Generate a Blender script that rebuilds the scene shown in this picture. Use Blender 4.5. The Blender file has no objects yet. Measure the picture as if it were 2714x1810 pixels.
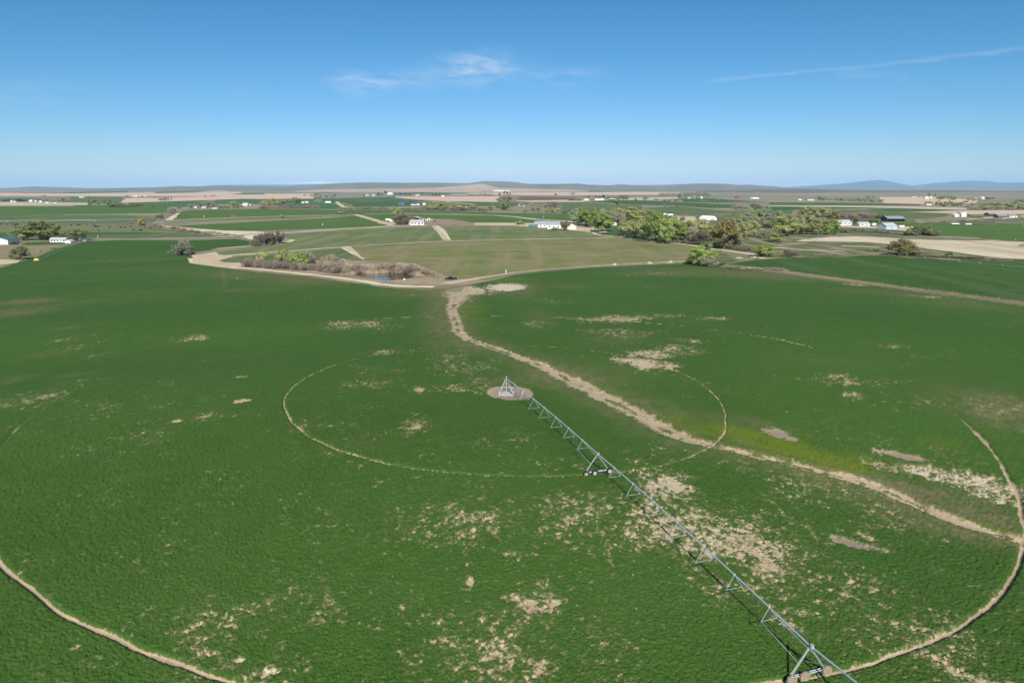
import bpy, bmesh, math, random
import numpy as np
R = math.radians
SC = bpy.context.scene
COL = SC.collection
rng = np.random.default_rng(7)
random.seed(7)

# ------------------------------------------------------------------ camera, sky, sun, exposure
CH = 45.0                        # height of the drone over the field
FPX = 1809.0                     # focal length in pixels of the 2714 x 1810 photograph (24 mm on 36 mm)
PITCH = math.atan((905 - 497) / FPX)
cd = bpy.data.cameras.new('camera'); cd.lens = 24.0; cd.sensor_width = 36.0
cd.clip_start = 0.5; cd.clip_end = 120000.0
cam = bpy.data.objects.new('camera', cd); COL.objects.link(cam)
cam.location = (0, 0, CH); cam.rotation_euler = (math.pi / 2 - PITCH, 0, 0)
SC.camera = cam

SUN_EL, SUN_AZ = R(37.5), R(-2.0)     # light travels forward and slightly left: sun behind the camera
sd = bpy.data.lights.new('sun', 'SUN'); sd.energy = 4.6; sd.angle = R(0.53); sd.color = (1.0, 0.95, 0.87)
so = bpy.data.objects.new('sun', sd); COL.objects.link(so)
so.rotation_euler = (math.pi / 2 - SUN_EL, 0, -SUN_AZ)
so.location = (0, -50, 120)

W = bpy.data.worlds.new('World'); SC.world = W; W.use_nodes = True
wt = W.node_tree; wt.nodes.clear()
def wn(t, **k):
    n = wt.nodes.new(t)
    for a, b in k.items(): setattr(n, a, b)
    return n
def wm(op, a, b=None, c=None, clamp=False):
    n = wn('ShaderNodeMath', operation=op, use_clamp=clamp)
    for i, x in enumerate((a, b, c)):
        if x is None: continue
        if isinstance(x, (int, float)): n.inputs[i].default_value = x
        else: wt.links.new(x, n.inputs[i])
    return n.outputs[0]
sky = wn('ShaderNodeTexSky', sky_type='NISHITA', sun_disc=False)
sky.sun_elevation = SUN_EL; sky.sun_rotation = R(180.0) + SUN_AZ
sky.altitude = 700; sky.air_density = 1.0; sky.dust_density = 0.2; sky.ozone_density = 2.6
tc = wn('ShaderNodeTexCoord'); sx = wn('ShaderNodeSeparateXYZ'); wt.links.new(tc.outputs['Generated'], sx.inputs[0])
X, Y, Z = sx.outputs
ysafe = wm('MAXIMUM', Y, 0.05)
ca, ce = wm('DIVIDE', X, ysafe), wm('DIVIDE', Z, ysafe)
ahead = wm('GREATER_THAN', Y, 0.06)
def sky_ae(px, py):
    u, v = px - 1357, 905 - py
    y = math.cos(PITCH) + math.sin(PITCH) * v / FPX; z = -math.sin(PITCH) + math.cos(PITCH) * v / FPX
    return u / FPX / y, z / y
cmb = wn('ShaderNodeCombineXYZ')
wt.links.new(wm('MULTIPLY_ADD', ca, 9.0, wm('MULTIPLY', ce, 6.0)), cmb.inputs[0]); wt.links.new(wm('MULTIPLY', ce, 30.0), cmb.inputs[1])
cn = wn('ShaderNodeTexNoise', noise_dimensions='2D'); wt.links.new(cmb.outputs[0], cn.inputs['Vector'])
cn.inputs['Scale'].default_value = 2.2; cn.inputs['Detail'].default_value = 8; cn.inputs['Roughness'].default_value = 0.55; cn.inputs['Distortion'].default_value = 0.25
total = None
for (px, py, rx, ry, w) in [(1265, 185, 100, 38, 1.25), (1010, 215, 115, 26, .7), (1500, 205, 75, 22, .55), (930, 235, 60, 20, .4), (1010, 178, 20, 4, .5), (60, 245, 150, 40, .2), (640, 250, 60, 20, .12)]:
    a0, e0 = sky_ae(px, py); a1, e1 = sky_ae(px + rx, py - ry)
    da = wm('MULTIPLY', wm('SUBTRACT', ca, a0), 1 / (a1 - a0)); de = wm('MULTIPLY', wm('SUBTRACT', ce, e0), 1 / (e1 - e0))
    g = wm('MULTIPLY', wm('EXPONENT', wm('MULTIPLY', wm('ADD', wm('MULTIPLY', da, da), wm('MULTIPLY', de, de)), -1.0)), w)
    total = g if total is None else wm('ADD', total, g)
cl = wm('MULTIPLY', total, wm('MULTIPLY', wm('SUBTRACT', cn.outputs[0], 0.33), 1.9, clamp=True))
for (q0, q1, wid, w) in [((1850, 217), (2300, 175), 4.0, .2), ((2230, 186), (2760, 122), 5.0, .19), ((2200, 195), (2420, 205), 10.0, .1)]:   # vapour trails
    (a0, e0), (a1, e1) = sky_ae(*q0), sky_ae(*q1)
    L = math.hypot(a1 - a0, e1 - e0); ux, uy = (a1 - a0) / L, (e1 - e0) / L
    da, de = wm('SUBTRACT', ca, a0), wm('SUBTRACT', ce, e0)
    al = wm('DIVIDE', wm('ADD', wm('MULTIPLY', da, ux), wm('MULTIPLY', de, uy)), L)
    pe = wm('DIVIDE', wm('SUBTRACT', wm('MULTIPLY', de, ux), wm('MULTIPLY', da, uy)), wid / FPX)
    pe = wm('ADD', pe, wm('MULTIPLY', wm('SUBTRACT', cn.outputs[0], 0.5), 3.0))
    line = wm('EXPONENT', wm('MULTIPLY', wm('MULTIPLY', pe, pe), -1.0))
    ends = wm('MULTIPLY', wm('MULTIPLY', al, 8.0, clamp=True), wm('MULTIPLY', wm('SUBTRACT', 1.0, al), 8.0, clamp=True))
    cl = wm('ADD', cl, wm('MULTIPLY', wm('MULTIPLY', line, ends), wm('MULTIPLY', cn.outputs[0], w * 1.5)))
cl = wm('MULTIPLY', wm('MULTIPLY', cl, ahead), 0.8, clamp=True)
sep = wn('ShaderNodeSeparateColor'); wt.links.new(sky.outputs[0], sep.inputs[0]); com = wn('ShaderNodeCombineColor')
for i, (k, g) in enumerate(((.69, 1.71), (.68, 1.14), (.90, 1.25))):      # colour response of the clear desert sky
    c = wm('MINIMUM', wm('MULTIPLY', sep.outputs[i], .085), 1.4); wt.links.new(wm('MULTIPLY', wm('POWER', c, g), k / .1), com.inputs[i])
mixc = wn('ShaderNodeMix', data_type='RGBA'); wt.links.new(cl, mixc.inputs['Factor']); wt.links.new(com.outputs[0], mixc.inputs['A'])
mixc.inputs['B'].default_value = (5.2, 5.9, 6.5, 1)
bg = wn('ShaderNodeBackground'); bg.inputs['Strength'].default_value = 0.1; wt.links.new(mixc.outputs['Result'], bg.inputs['Color'])
wo = wn('ShaderNodeOutputWorld'); wt.links.new(bg.outputs[0], wo.inputs[0])
vs = SC.view_settings
vs.view_transform = 'Standard'; vs.look = 'None'; vs.exposure = 0.5; vs.gamma = 1.0; vs.use_curve_mapping = False
SC.cycles.volume_bounces = 1; SC.cycles.max_bounces = 6; SC.cycles.transparent_max_bounces = 12

# ------------------------------------------------------------------ terrain heights and photo -> ground lookup
HS = np.array([(-38,117,2.2),(-31,110,1.9),(-23,105,1.6),(-12,100,1.3),(-2,99,1.0),(9,100,.6),(20,104,0),(29,110,-1.2),(35,116,-1.5),(45.7,148,-.6),(44,158,-.3),(41,167,.3),(-48,152,2),(-43.5,167,1.9),
    (-57,70,1.3),(-50,65.5,1.1),(-42.5,62,.8),(-36.6,59.5,.2),(-31.5,57.4,-.3),(-26,55.8,-.5),(32.5,58.7,-1.3),(41.3,62.6,-2.3),(50,68,-2.8),(60,75,-3.6),(70,85,-4.2),(80,99,-4.2),(84,107,-3.4),(88,117,-2.3),(91,128,-1.2),(92.3,137,-.6),(92.6,151,.1),
    (-88,111,1.3),(-91,118,2.0),(-94,130.5,2.1),(-95,147,2.2),(-94,162,1.7),(-85.6,187.5,-.6),(-76.3,203,.4),(-63,217,1.6),(90.5,166,.6),(86,181,1.5),(-138,178,-.4),(-135,189,1),(-132,198,2),(-129,205,2.5),(-125,212,2.3),(117,223,3),(122,213,3.2),(127,204,3),(130,196,2.6),(-1,146,0),(14,101.3,.5),(28,57,-.9)], float)
SG = 27.0
_K = np.exp(-((HS[:, None, :2] - HS[None, :, :2]) ** 2).sum(-1) / (2 * SG * SG))
_A = np.linalg.solve(_K + 0.12 * np.eye(len(HS)), HS[:, 2])
def hgt(x, y):
    x = np.asarray(x, float); y = np.asarray(y, float); z = np.zeros(np.broadcast(x, y).shape)
    for (a, b, _), w in zip(HS, _A): z = z + w * np.exp(-((x - a) ** 2 + (y - b) ** 2) / (2 * SG * SG))
    return z
def ray(px, py):
    u, v = (px - 1357) / FPX, (905 - py) / FPX
    return u, math.cos(PITCH) + math.sin(PITCH) * v, -math.sin(PITCH) + math.cos(PITCH) * v
def P(px, py):
    d = ray(px, py); z = 0.0
    for _ in range(6):
        t = (CH - z) / -d[2]; z = float(hgt(d[0] * t, d[1] * t)) if t < 420 else 0.0
    return (d[0] * t, d[1] * t, z)
def MP(px, py):                       # metres per photo pixel at a ground point
    d = ray(px, py); return CH / -d[2] / FPX
def vnoise(x, y, seed=0):             # value noise on a lattice, 0..1
    xi, yi = np.floor(x), np.floor(y); fx, fy = x - xi, y - yi
    fx = fx * fx * (3 - 2 * fx); fy = fy * fy * (3 - 2 * fy)
    xi = xi.astype(np.int64); yi = yi.astype(np.int64)
    def hsh(a, b):
        n = (a * 374761393 + b * 668265263 + seed * 974634777) & 0xffffffff
        n = ((n ^ (n >> 13)) * 1274126177) & 0xffffffff
        return ((n ^ (n >> 16)) & 0xffff) / 65535.0
    return (hsh(xi, yi) * (1 - fx) + hsh(xi + 1, yi) * fx) * (1 - fy) + (hsh(xi, yi + 1) * (1 - fx) + hsh(xi + 1, yi + 1) * fx) * fy
def fbm(x, y, s, oc=3, seed=0, g=.5):
    r = 0; a = 1; t = 0
    for o in range(oc):
        r = r + a * vnoise(x / s + 17.3 * o, y / s - 9.1 * o, seed + o); t += a; a *= g; s *= .47
    return r / t
def inpoly(x, y, poly):
    c = np.zeros(x.shape, bool); n = len(poly)
    for i in range(n):
        (x0, y0), (x1, y1) = poly[i][:2], poly[(i + 1) % n][:2]
        if y0 == y1: continue
        k = ((y0 > y) != (y1 > y)) & (x < (x1 - x0) * (y - y0) / (y1 - y0) + x0); c ^= k
    return c
def pldist(x, y, pts):                # distance to a polyline and the parameter along it
    best = np.full(x.shape, 1e9); par = np.zeros(x.shape); side = np.zeros(x.shape)
    for i in range(len(pts) - 1):
        ax, ay = pts[i][:2]; bx, by = pts[i + 1][:2]; dx, dy = bx - ax, by - ay; L2 = dx * dx + dy * dy
        t = np.clip(((x - ax) * dx + (y - ay) * dy) / L2, 0, 1)
        ex, ey = x - ax - t * dx, y - ay - t * dy
        d = np.hypot(ex, ey); k = d < best
        best = np.where(k, d, best); par = np.where(k, i + t, par); side = np.where(k, np.sign(dx * ey - dy * ex), side)
    return best, par, side

# ------------------------------------------------------------------ materials
MATS = {}
class NB:                             # tiny node builder
    def __init__(s, name):
        s.m = bpy.data.materials.new(name); s.m.use_nodes = True; s.t = s.m.node_tree; s.t.nodes.clear()
        s.out = s.n('ShaderNodeOutputMaterial'); s._pos = None
    def n(s, t, **k):
        x = s.t.nodes.new(t)
        for a, b in k.items(): setattr(x, a, b)
        return x
    def put(s, v, i):
        if v is None: return
        if isinstance(v, (int, float)): i.default_value = v
        elif isinstance(v, tuple): i.default_value = v if len(v) == 4 or len(i.default_value) == 3 else (*v, 1)
        else: s.t.links.new(v, i)
    def math(s, op, a, b=None, clamp=False):
        x = s.n('ShaderNodeMath', operation=op, use_clamp=clamp); s.put(a, x.inputs[0]); s.put(b, x.inputs[1]); return x.outputs[0]
    def pos(s):
        if s._pos is None: s._pos = s.n('ShaderNodeNewGeometry').outputs['Position']
        return s._pos
    def vec(s, scale=(1, 1, 1), rot=0):
        x = s.n('ShaderNodeMapping'); s.put(s.pos(), x.inputs[0]); x.inputs['Scale'].default_value = scale; x.inputs['Rotation'].default_value = (0, 0, rot); return x.outputs[0]
    def noise(s, scale, detail=3, rough=.55, vec=None, dist=0):
        x = s.n('ShaderNodeTexNoise'); s.put(vec if vec is not None else s.pos(), x.inputs['Vector'])
        x.inputs['Scale'].default_value = scale; x.inputs['Detail'].default_value = detail; x.inputs['Roughness'].default_value = rough; x.inputs['Distortion'].default_value = dist
        return x.outputs[0]
    def ramp(s, f, lo, hi):
        x = s.n('ShaderNodeMapRange', interpolation_type='SMOOTHSTEP'); s.put(f, x.inputs[0]); x.inputs[1].default_value = lo; x.inputs[2].default_value = hi; return x.outputs[0]
    def mix(s, f, a, b):
        x = s.n('ShaderNodeMix', data_type='RGBA'); s.put(f, x.inputs['Factor']); s.put(a, x.inputs['A']); s.put(b, x.inputs['B']); return x.outputs['Result']
    def attr(s, n):
        return s.n('ShaderNodeAttribute', attribute_name=n)
    def bump(s, h, strength=.5, dist=.1):
        x = s.n('ShaderNodeBump'); x.inputs['Strength'].default_value = strength; x.inputs['Distance'].default_value = dist; s.put(h, x.inputs['Height']); return x.outputs[0]
    def pbr(s, col, rough=.85, metal=0.0, spec=.2, normal=None):
        b = s.n('ShaderNodeBsdfPrincipled'); s.put(col, b.inputs['Base Color']); s.put(rough, b.inputs['Roughness']); b.inputs['Metallic'].default_value = metal
        b.inputs['Specular IOR Level'].default_value = spec
        if normal is not None: s.put(normal, b.inputs['Normal'])
        s.t.links.new(b.outputs[0], s.out.inputs[0]); return b
def plain(name, col, rough=.7, metal=0.0, spec=.3, var=.12, scale=.7):
    if name in MATS: return MATS[name]
    b = NB(name); n = b.noise(scale, 4, .6)
    lo = tuple(c * (1 - var) for c in col); hi = tuple(min(1, c * (1 + var)) for c in col)
    b.pbr(b.mix(b.ramp(n, .3, .7), lo, hi), rough, metal, spec); MATS[name] = b.m; return b.m
def crop(name, c1, c2, dry=None, dry_amt=.0, stripe=None, rot=0.0, rough_scale=.9, spots=None):
    """a field seen from the air: two tones of crop, dry streaks, drill rows"""
    b = NB(name)
    big = b.noise(.012, 4, .6); mid = b.noise(.11, 4, .6); fine = b.noise(rough_scale, 3, .65)
    col = b.mix(b.ramp(b.math('ADD', b.math('MULTIPLY', big, .5), b.math('MULTIPLY', mid, .5)), .38, .62), c1, c2)
    if stripe:
        sv = b.vec((.09, .006, 1), rot); st = b.noise(stripe, 3, .6, sv)
        k = dry if dry else tuple(x * 1.35 for x in c2)
        col = b.mix(b.math('MULTIPLY', b.ramp(st, .48, .66), .75), col, k)
    if dry and dry_amt > 0:
        d = b.noise(.05, 5, .68, b.vec((.5, 1.3, 1), .12))
        col = b.mix(b.ramp(d, .62 - dry_amt * .35, .78 - dry_amt * .3), col, dry)
    if spots:
        d = b.noise(.16, 5, .7); col = b.mix(b.math('MULTIPLY', b.ramp(d, .58, .7), .6), col, spots)
    f = b.n('ShaderNodeMix', data_type='RGBA', blend_type='MULTIPLY'); f.inputs['Factor'].default_value = 1.0
    b.put(col, f.inputs['A']); b.put(b.mix(b.ramp(fine, .25, .75), (.8, .8, .8), (1.2, 1.2, 1.2)), f.inputs['B'])
    b.pbr(f.outputs['Result'], .95, 0, .08, b.bump(fine, .5, .25)); MATS[name] = b.m; return b.m

G1, G2 = (.066, .122, .026), (.09, .15, .036)
crop('crop_green', G1, G2, (.10, .15, .05), .1)
crop('crop_green_deep', (.05, .1, .028), (.066, .122, .035))
crop('crop_green_near', (.037, .085, .017), (.05, .103, .022), (.075, .115, .04), .16, stripe=.8, rot=1.45)
crop('crop_green_far', (.05, .108, .036), (.07, .135, .045), stripe=.6, rot=1.4)
crop('crop_light', (.075, .125, .04), (.10, .15, .055), (.17, .17, .09), .25, stripe=.8, rot=1.5)
crop('pasture', (.13, .15, .07), (.17, .18, .09), (.2, .19, .1), .3)
crop('meadow_olive', (.118, .155, .046), (.185, .19, .075), (.235, .195, .105), .5, stripe=.9, rot=1.42, spots=(.2, .17, .03))
crop('meadow_striped', (.095, .145, .045), (.145, .178, .068), (.215, .2, .11), .32, stripe=1.0, rot=1.45)
crop('rough_pasture', (.075, .105, .04), (.125, .14, .062), (.30, .25, .16), .35, stripe=.9, rot=1.5)
crop('dry_grass_ground', (.21, .19, .105), (.26, .22, .13), (.15, .16, .07), .3)
crop('soil_tan', (.46, .37, .25), (.54, .445, .315), (.38, .295, .2), .3, rough_scale=1.3)
crop('soil_pink', (.52, .37, .265), (.59, .44, .33), (.46, .34, .24), .3)
crop('soil_red', (.15, .075, .055), (.19, .1, .07))
crop('soil_pale', (.52, .43, .31), (.60, .51, .385), (.40, .33, .2), .28, stripe=.9, rot=1.5)
crop('road_dirt', (.55, .465, .34), (.66, .565, .43), (.45, .36, .25), .2, rough_scale=2.0)
crop('road_grey', (.4, .345, .265), (.48, .42, .33), (.25, .22, .15), .2)
crop('soil_brown', (.26, .185, .12), (.32, .235, .155), (.2, .15, .09), .3)
crop('bank_brown', (.26, .205, .135), (.34, .275, .185), (.16, .15, .075), .45, rough_scale=1.5)
crop('lawn', (.045, .1, .03), (.06, .12, .04), (.13, .14, .06), .2)
crop('concrete_pale', (.6, .57, .5), (.68, .65, .58))

def leafmat(name, c1, c2, trans=.3):
    b = NB(name); oi = b.n('ShaderNodeObjectInfo'); g = b.n('ShaderNodeNewGeometry')
    col = b.mix(g.outputs['Random Per Island'], c1, c2)
    h = b.n('ShaderNodeHueSaturation'); b.put(col, h.inputs['Color'])
    b.put(b.math('ADD', b.math('MULTIPLY', oi.outputs['Random'], .03), .485), h.inputs['Hue'])
    b.put(b.math('ADD', b.math('MULTIPLY', oi.outputs['Random'], .3), .85), h.inputs['Value'])
    d = b.n('ShaderNodeBsdfDiffuse'); t = b.n('ShaderNodeBsdfTranslucent'); m = b.n('ShaderNodeMixShader'); m.inputs[0].default_value = trans
    b.put(h.outputs[0], d.inputs[0]); b.put(h.outputs[0], t.inputs[0])
    b.t.links.new(d.outputs[0], m.inputs[1]); b.t.links.new(t.outputs[0], m.inputs[2]); b.t.links.new(m.outputs[0], b.out.inputs[0])
    MATS[name] = b.m; return b.m
leafmat('leaf_spring', (0.310, 0.391, 0.109), (0.437, 0.494, 0.161), .42)
leafmat('leaf_green', (0.241, 0.339, 0.086), (0.368, 0.448, 0.138), .42)
leafmat('leaf_yellow', (0.402, 0.437, 0.161), (0.552, 0.564, 0.230), .42)
leafmat('leaf_olive', (0.287, 0.333, 0.121), (0.425, 0.443, 0.184), .42)
leafmat('leaf_orange', (.29, .25, .09), (.4, .385, .13), .45)
leafmat('leaf_silver', (0.304, 0.351, 0.190), (0.454, 0.492, 0.304), .42)
leafmat('leaf_bush', (.165, .19, .075), (.26, .275, .12), .35)
leafmat('leaf_sage', (.15, .16, .10), (.23, .235, .155), .3)
leafmat('leaf_dark', (.03, .055, .03), (.05, .08, .04), .1)
leafmat('leaf_grey', (0.310, 0.322, 0.184), (0.425, 0.425, 0.265), .42)
leafmat('twig_grey', (0.284, 0.243, 0.196), (0.392, 0.344, 0.284), .15)
leafmat('twig_brown', (.175, .145, .10), (.26, .22, .16), .15)
leafmat('twig_purple', (.255, .205, .165), (.37, .305, .25), .15)
leafmat('twig_tan', (.40, .325, .23), (.5, .42, .31), .15)
leafmat('twig_straw', (0.405, 0.324, 0.189), (0.540, 0.432, 0.270), .15)
plain('bark', (.12, .095, .075), .95, spec=.05)
plain('bark_pale', (.42, .37, .3), .95, spec=.05)
plain('galvanised', (.55, .575, .59), .45, .5, .5, .06, 3)
plain('steel_dark', (.2, .21, .21), .5, .6)
plain('rubber', (.022, .021, .02), .85, var=.3, scale=6)
plain('rim_pale', (.36, .35, .32), .6)
plain('mud', (.3, .23, .165), .95, var=.3, scale=9)
plain('concrete', (.45, .42, .37), .9, var=.2, scale=2)
plain('paint_white', (.72, .72, .69), .5, var=.03)
plain('paint_cream', (.66, .63, .42), .6, var=.05)
plain('paint_grey', (.42, .44, .46), .55, var=.06)
plain('paint_blue_grey', (.45, .5, .54), .5, var=.06)
plain('wood_dark', (.11, .08, .06), .85, var=.25, scale=2)
plain('wood_tan', (.38, .26, .16), .8)
plain('paint_red', (.25, .06, .045), .6)
plain('paint_orange', (.6, .22, .08), .6)
plain('paint_blue', (.07, .14, .3), .5)
plain('paint_yellow', (.8, .58, .04), .45)
plain('paint_green', (.1, .3, .2), .5)
plain('paint_black', (.012, .013, .016), .22, 0, .5)
plain('roof_grey', (.33, .35, .37), .55, .1, var=.08)
plain('roof_light', (.52, .53, .54), .45, .15, var=.05)
plain('roof_pinkish', (.43, .385, .39), .5, .1, var=.05)
plain('roof_green', (.09, .16, .15), .5, var=.08)
plain('roof_teal', (.3, .35, .37), .45, .2, var=.08)
plain('roof_white', (.7, .7, .7), .5, var=.03)
plain('roof_blue', (.09, .13, .22), .45, .2)
plain('glass_dark', (.02, .025, .03), .08, 0, .6)
plain('lamp_red', (.35, .02, .015), .3)
plain('lamp_clear', (.7, .7, .66), .15)
plain('dark_interior', (.03, .027, .025), .95)  # near-black colour painted in place of the shade inside open sheds
plain('tarp_white', (.82, .82, .82), .55, var=.03)
plain('gravel', (.5, .41, .29), .95, var=.2, scale=1.5)
plain('stone', (.5, .45, .37), .95, var=.2, scale=2)
plain('cow_black', (.014, .012, .011), .7)
plain('reed', (.46, .37, .24), .95, var=.2)
plain('straw', (.33, .275, .19), .95, var=.2)
plain('white_plastic', (.85, .85, .85), .35, var=.02)

# ------------------------------------------------------------------ object helpers
def tag(o, label=None, cat=None, group=None, kind=None):
    if label: o['label'] = label
    if cat: o['category'] = cat
    if group: o['group'] = group
    if kind: o['kind'] = kind
    return o
def empty(name, loc=(0, 0, 0), rz=0):
    o = bpy.data.objects.new(name, None); COL.objects.link(o); o.location = loc; o.rotation_euler = (0, 0, rz)
    o.empty_display_size = .5; return o
def link(name, me, parent=None, loc=None):
    o = bpy.data.objects.new(name, me); COL.objects.link(o)
    if parent: o.parent = parent
    if loc is not None: o.location = loc
    return o
def copy_tree(o, parent=None):
    c = o.copy(); COL.objects.link(c)
    if parent: c.parent = parent
    for ch in o.children: copy_tree(ch, c)
    return c
def np_mesh(name, V, F, mats, smooth=False):
    V = np.asarray(V, np.float32); F = np.asarray(F, np.int32); k = F.shape[1]
    me = bpy.data.meshes.new(name); me.vertices.add(len(V)); me.vertices.foreach_set('co', V.ravel())
    me.loops.add(F.size); me.loops.foreach_set('vertex_index', F.ravel())
    me.polygons.add(len(F)); me.polygons.foreach_set('loop_start', np.arange(0, F.size, k, dtype=np.int32))
    if smooth: me.polygons.foreach_set('use_smooth', np.ones(len(F), bool))
    for m in mats: me.materials.append(MATS[m] if isinstance(m, str) else m)
    me.update(calc_edges=True); return me
class MB:
    def __init__(s): s.v = []; s.f = []; s.m = []
    def add(s, v, f, mi=0):
        o = len(s.v); s.v += [tuple(p) for p in v]; s.f += [tuple(i + o for i in q) for q in f]; s.m += [mi] * len(f); return s
    def box(s, x0, x1, y0, y1, z0, z1, mi=0):
        return s.add([(x0, y0, z0), (x1, y0, z0), (x1, y1, z0), (x0, y1, z0), (x0, y0, z1), (x1, y0, z1), (x1, y1, z1), (x0, y1, z1)],
                     [(3, 2, 1, 0), (4, 5, 6, 7), (0, 1, 5, 4), (1, 2, 6, 5), (2, 3, 7, 6), (3, 0, 4, 7)], mi)
    def cyl(s, p, q, r0, r1=None, n=6, mi=0, caps=True):
        r1 = r0 if r1 is None else r1
        p, q = np.array(p, float), np.array(q, float); d = q - p; d /= np.linalg.norm(d) + 1e-9
        a = np.cross(d, (0, 0, 1) if abs(d[2]) < .9 else (1, 0, 0)); a /= np.linalg.norm(a); b = np.cross(d, a)
        v = []
        for c, r in ((p, r0), (q, r1)):
            for i in range(n):
                t = 2 * math.pi * i / n; v.append(c + r * (math.cos(t) * a + math.sin(t) * b))
        f = [(i, i + n, (i + 1) % n + n, (i + 1) % n) for i in range(n)]
        if caps: f += [tuple(range(n)), tuple(range(2 * n - 1, n - 1, -1))]
        return s.add(v, f, mi)
    def prism(s, prof, y0, y1, mi=0):     # profile in x,z pushed along y
        n = len(prof); v = [(x, y0, z) for x, z in prof] + [(x, y1, z) for x, z in prof]
        f = [(i, (i + 1) % n, (i + 1) % n + n, i + n) for i in range(n)] + [tuple(range(n - 1, -1, -1)), tuple(range(n, 2 * n))]
        return s.add(v, f, mi)
    def mesh(s, name, mats, smooth=False):
        me = bpy.data.meshes.new(name); me.from_pydata(s.v, [], s.f)
        for m in mats: me.materials.append(MATS[m])
        if len(mats) > 1: me.polygons.foreach_set('material_index', s.m)
        if smooth: me.polygons.foreach_set('use_smooth', [True] * len(s.f))
        bm = bmesh.new(); bm.from_mesh(me); bmesh.ops.recalc_face_normals(bm, faces=bm.faces); bm.to_mesh(me); bm.free()
        me.update(); return me
    def obj(s, name, mats, parent=None, smooth=False, loc=None):
        return link(name, s.mesh(name, mats if isinstance(mats, (list, tuple)) else [mats], smooth), parent, loc)

# ------------------------------------------------------------------ the ground, fields, roads
PIV = P(1342, 1044); PX, PY = PIV[0], PIV[1]
SPAN = 46.9; RT = (46.9, 93.8, 140.5, 187.3)

FIELD = [P(*p)[:2] for p in [(0,711),(60,692),(97,681),(145,661),(200,646),(238,637.5),(330,637.5),(510,637.5),(622,633.5),(674,641),(676,650),(574,657.5),(560,663),(519,668),(505,674.5),(511,684),(506,691),(508,699),(542,705),
    (600,713),(680,722),(780,732),(880,743),(950,751),(1000,761),(1060,767),(1170,768),(1195,762),(1290,748),(1360,729),(1450,719),(1560,710),(1700,703),(1830,698.5),(1890,704),(1950,713),(2040,721),(2200,743),(2400,770),(2714,811)]]
FIELD += [(330, 12), (-620, 12), (-620, 300)]
def build_ground():
    rs = [0.0]; r = 12.0
    while r < 52000: rs.append(r); r += max(4.0, r * .045)
    nth = 180; th = np.linspace(0, 2 * math.pi, nth, endpoint=False)
    V = []; rr = np.array(rs)
    x = rr[:, None] * np.sin(th); y = rr[:, None] * np.cos(th)
    d = np.hypot(x - PX, y - PY)
    fd = pldist(x, y, FIELD + FIELD[:1])[0]; z = hgt(x, y) - .06 - .55 * np.clip((fd - 10) / 8, 0, 1) * inpoly(x, y, FIELD)
    V = np.stack([x, y, z], -1).reshape(-1, 3)
    i = np.arange(len(rs) - 1)[:, None] * nth; j = np.arange(nth)[None, :]; k = (j + 1) % nth
    F = np.stack([i + j, i + nth + j, i + nth + k, i + k], -1).reshape(-1, 4)
    b = NB('plain_ground')
    n1 = b.noise(.0016, 4, .6, b.vec((.35, 1.0, 1), .1)); n2 = b.noise(.02, 5, .65); n3 = b.noise(.0007, 3, .6, b.vec((.3, 1, 1), -.1))
    c = b.mix(b.ramp(n1, .4, .6), (.21, .2, .13), (.34, .26, .185)); c = b.mix(b.ramp(n3, .5, .62), c, (.13, .16, .09)); c = b.mix(b.ramp(n2, .4, .75), c, (.17, .165, .1))
    b.pbr(c, .95, 0, .05)
    return tag(link('ground', np_mesh('ground', V, F, [b.m])), kind='structure')
build_ground()

_lay = [0]
def jag(pts, amt=.0007, step=.02, closed=True):
    out = []; n = len(pts)
    for i in range(n if closed else n - 1):
        a, b = np.array(pts[i][:2], float), np.array(pts[(i + 1) % n][:2], float)
        dist = np.hypot(*(a + b) / 2); L = np.hypot(*(b - a)); k = max(1, min(60, int(L / (dist * step))))
        nrm = np.array([-(b - a)[1], (b - a)[0]]) / (L + 1e-9)
        for q in range(k):
            j = 0 if q == 0 else rng.normal() * amt * dist
            out.append(a + (b - a) * q / k + nrm * j)
    if not closed: out.append(np.array(pts[-1][:2], float))
    return out
def sheet(name, pts, mat, lvl=1, amt=.0007, world=False):
    """a flat piece of land given by its outline, laid on the plain"""
    g = [p if world else P(*p) for p in pts]
    g = jag(g, amt); _lay[0] += 1
    dist = np.mean([np.hypot(*p) for p in g]); z = lvl * .045 * (1 + dist / 1500) + _lay[0] * .0004 * (1 + dist / 800)
    me = bpy.data.meshes.new(name); me.from_pydata([(p[0], p[1], z) for p in g], [], [tuple(range(len(g)))])
    me.materials.append(MATS[mat]); bm = bmesh.new(); bm.from_mesh(me); bm.normal_update()
    if sum(f.normal.z for f in bm.faces) < 0: bmesh.ops.reverse_faces(bm, faces=bm.faces)
    bmesh.ops.triangulate(bm, faces=bm.faces); bm.to_mesh(me); bm.free()
    return tag(link(name, me), kind='structure')
def lane(name, pts, mat, wpx, lvl=2, amt=.0006):
    wpx = [q * 1.45 for q in wpx] if isinstance(wpx, (list, tuple)) else wpx * 1.45
    """a road or track: centre line in photo points, width in photo pixels across the line of travel (per end)"""
    g = [np.array(P(*p)[:2]) for p in pts]; wid = wpx if isinstance(wpx, (list, tuple)) else [wpx] * len(pts)
    L, Rr = [], []
    for i, p in enumerate(g):
        d = g[min(i + 1, len(g) - 1)] - g[max(i - 1, 0)]; d = d / np.hypot(*d); nr = np.array([-d[1], d[0]])
        w = wid[i] / 2; L.append(p + nr * w); Rr.append(p - nr * w)
    return sheet(name, [tuple(p) for p in L] + [tuple(p) for p in Rr[::-1]], mat, lvl, amt, world=True)

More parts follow.
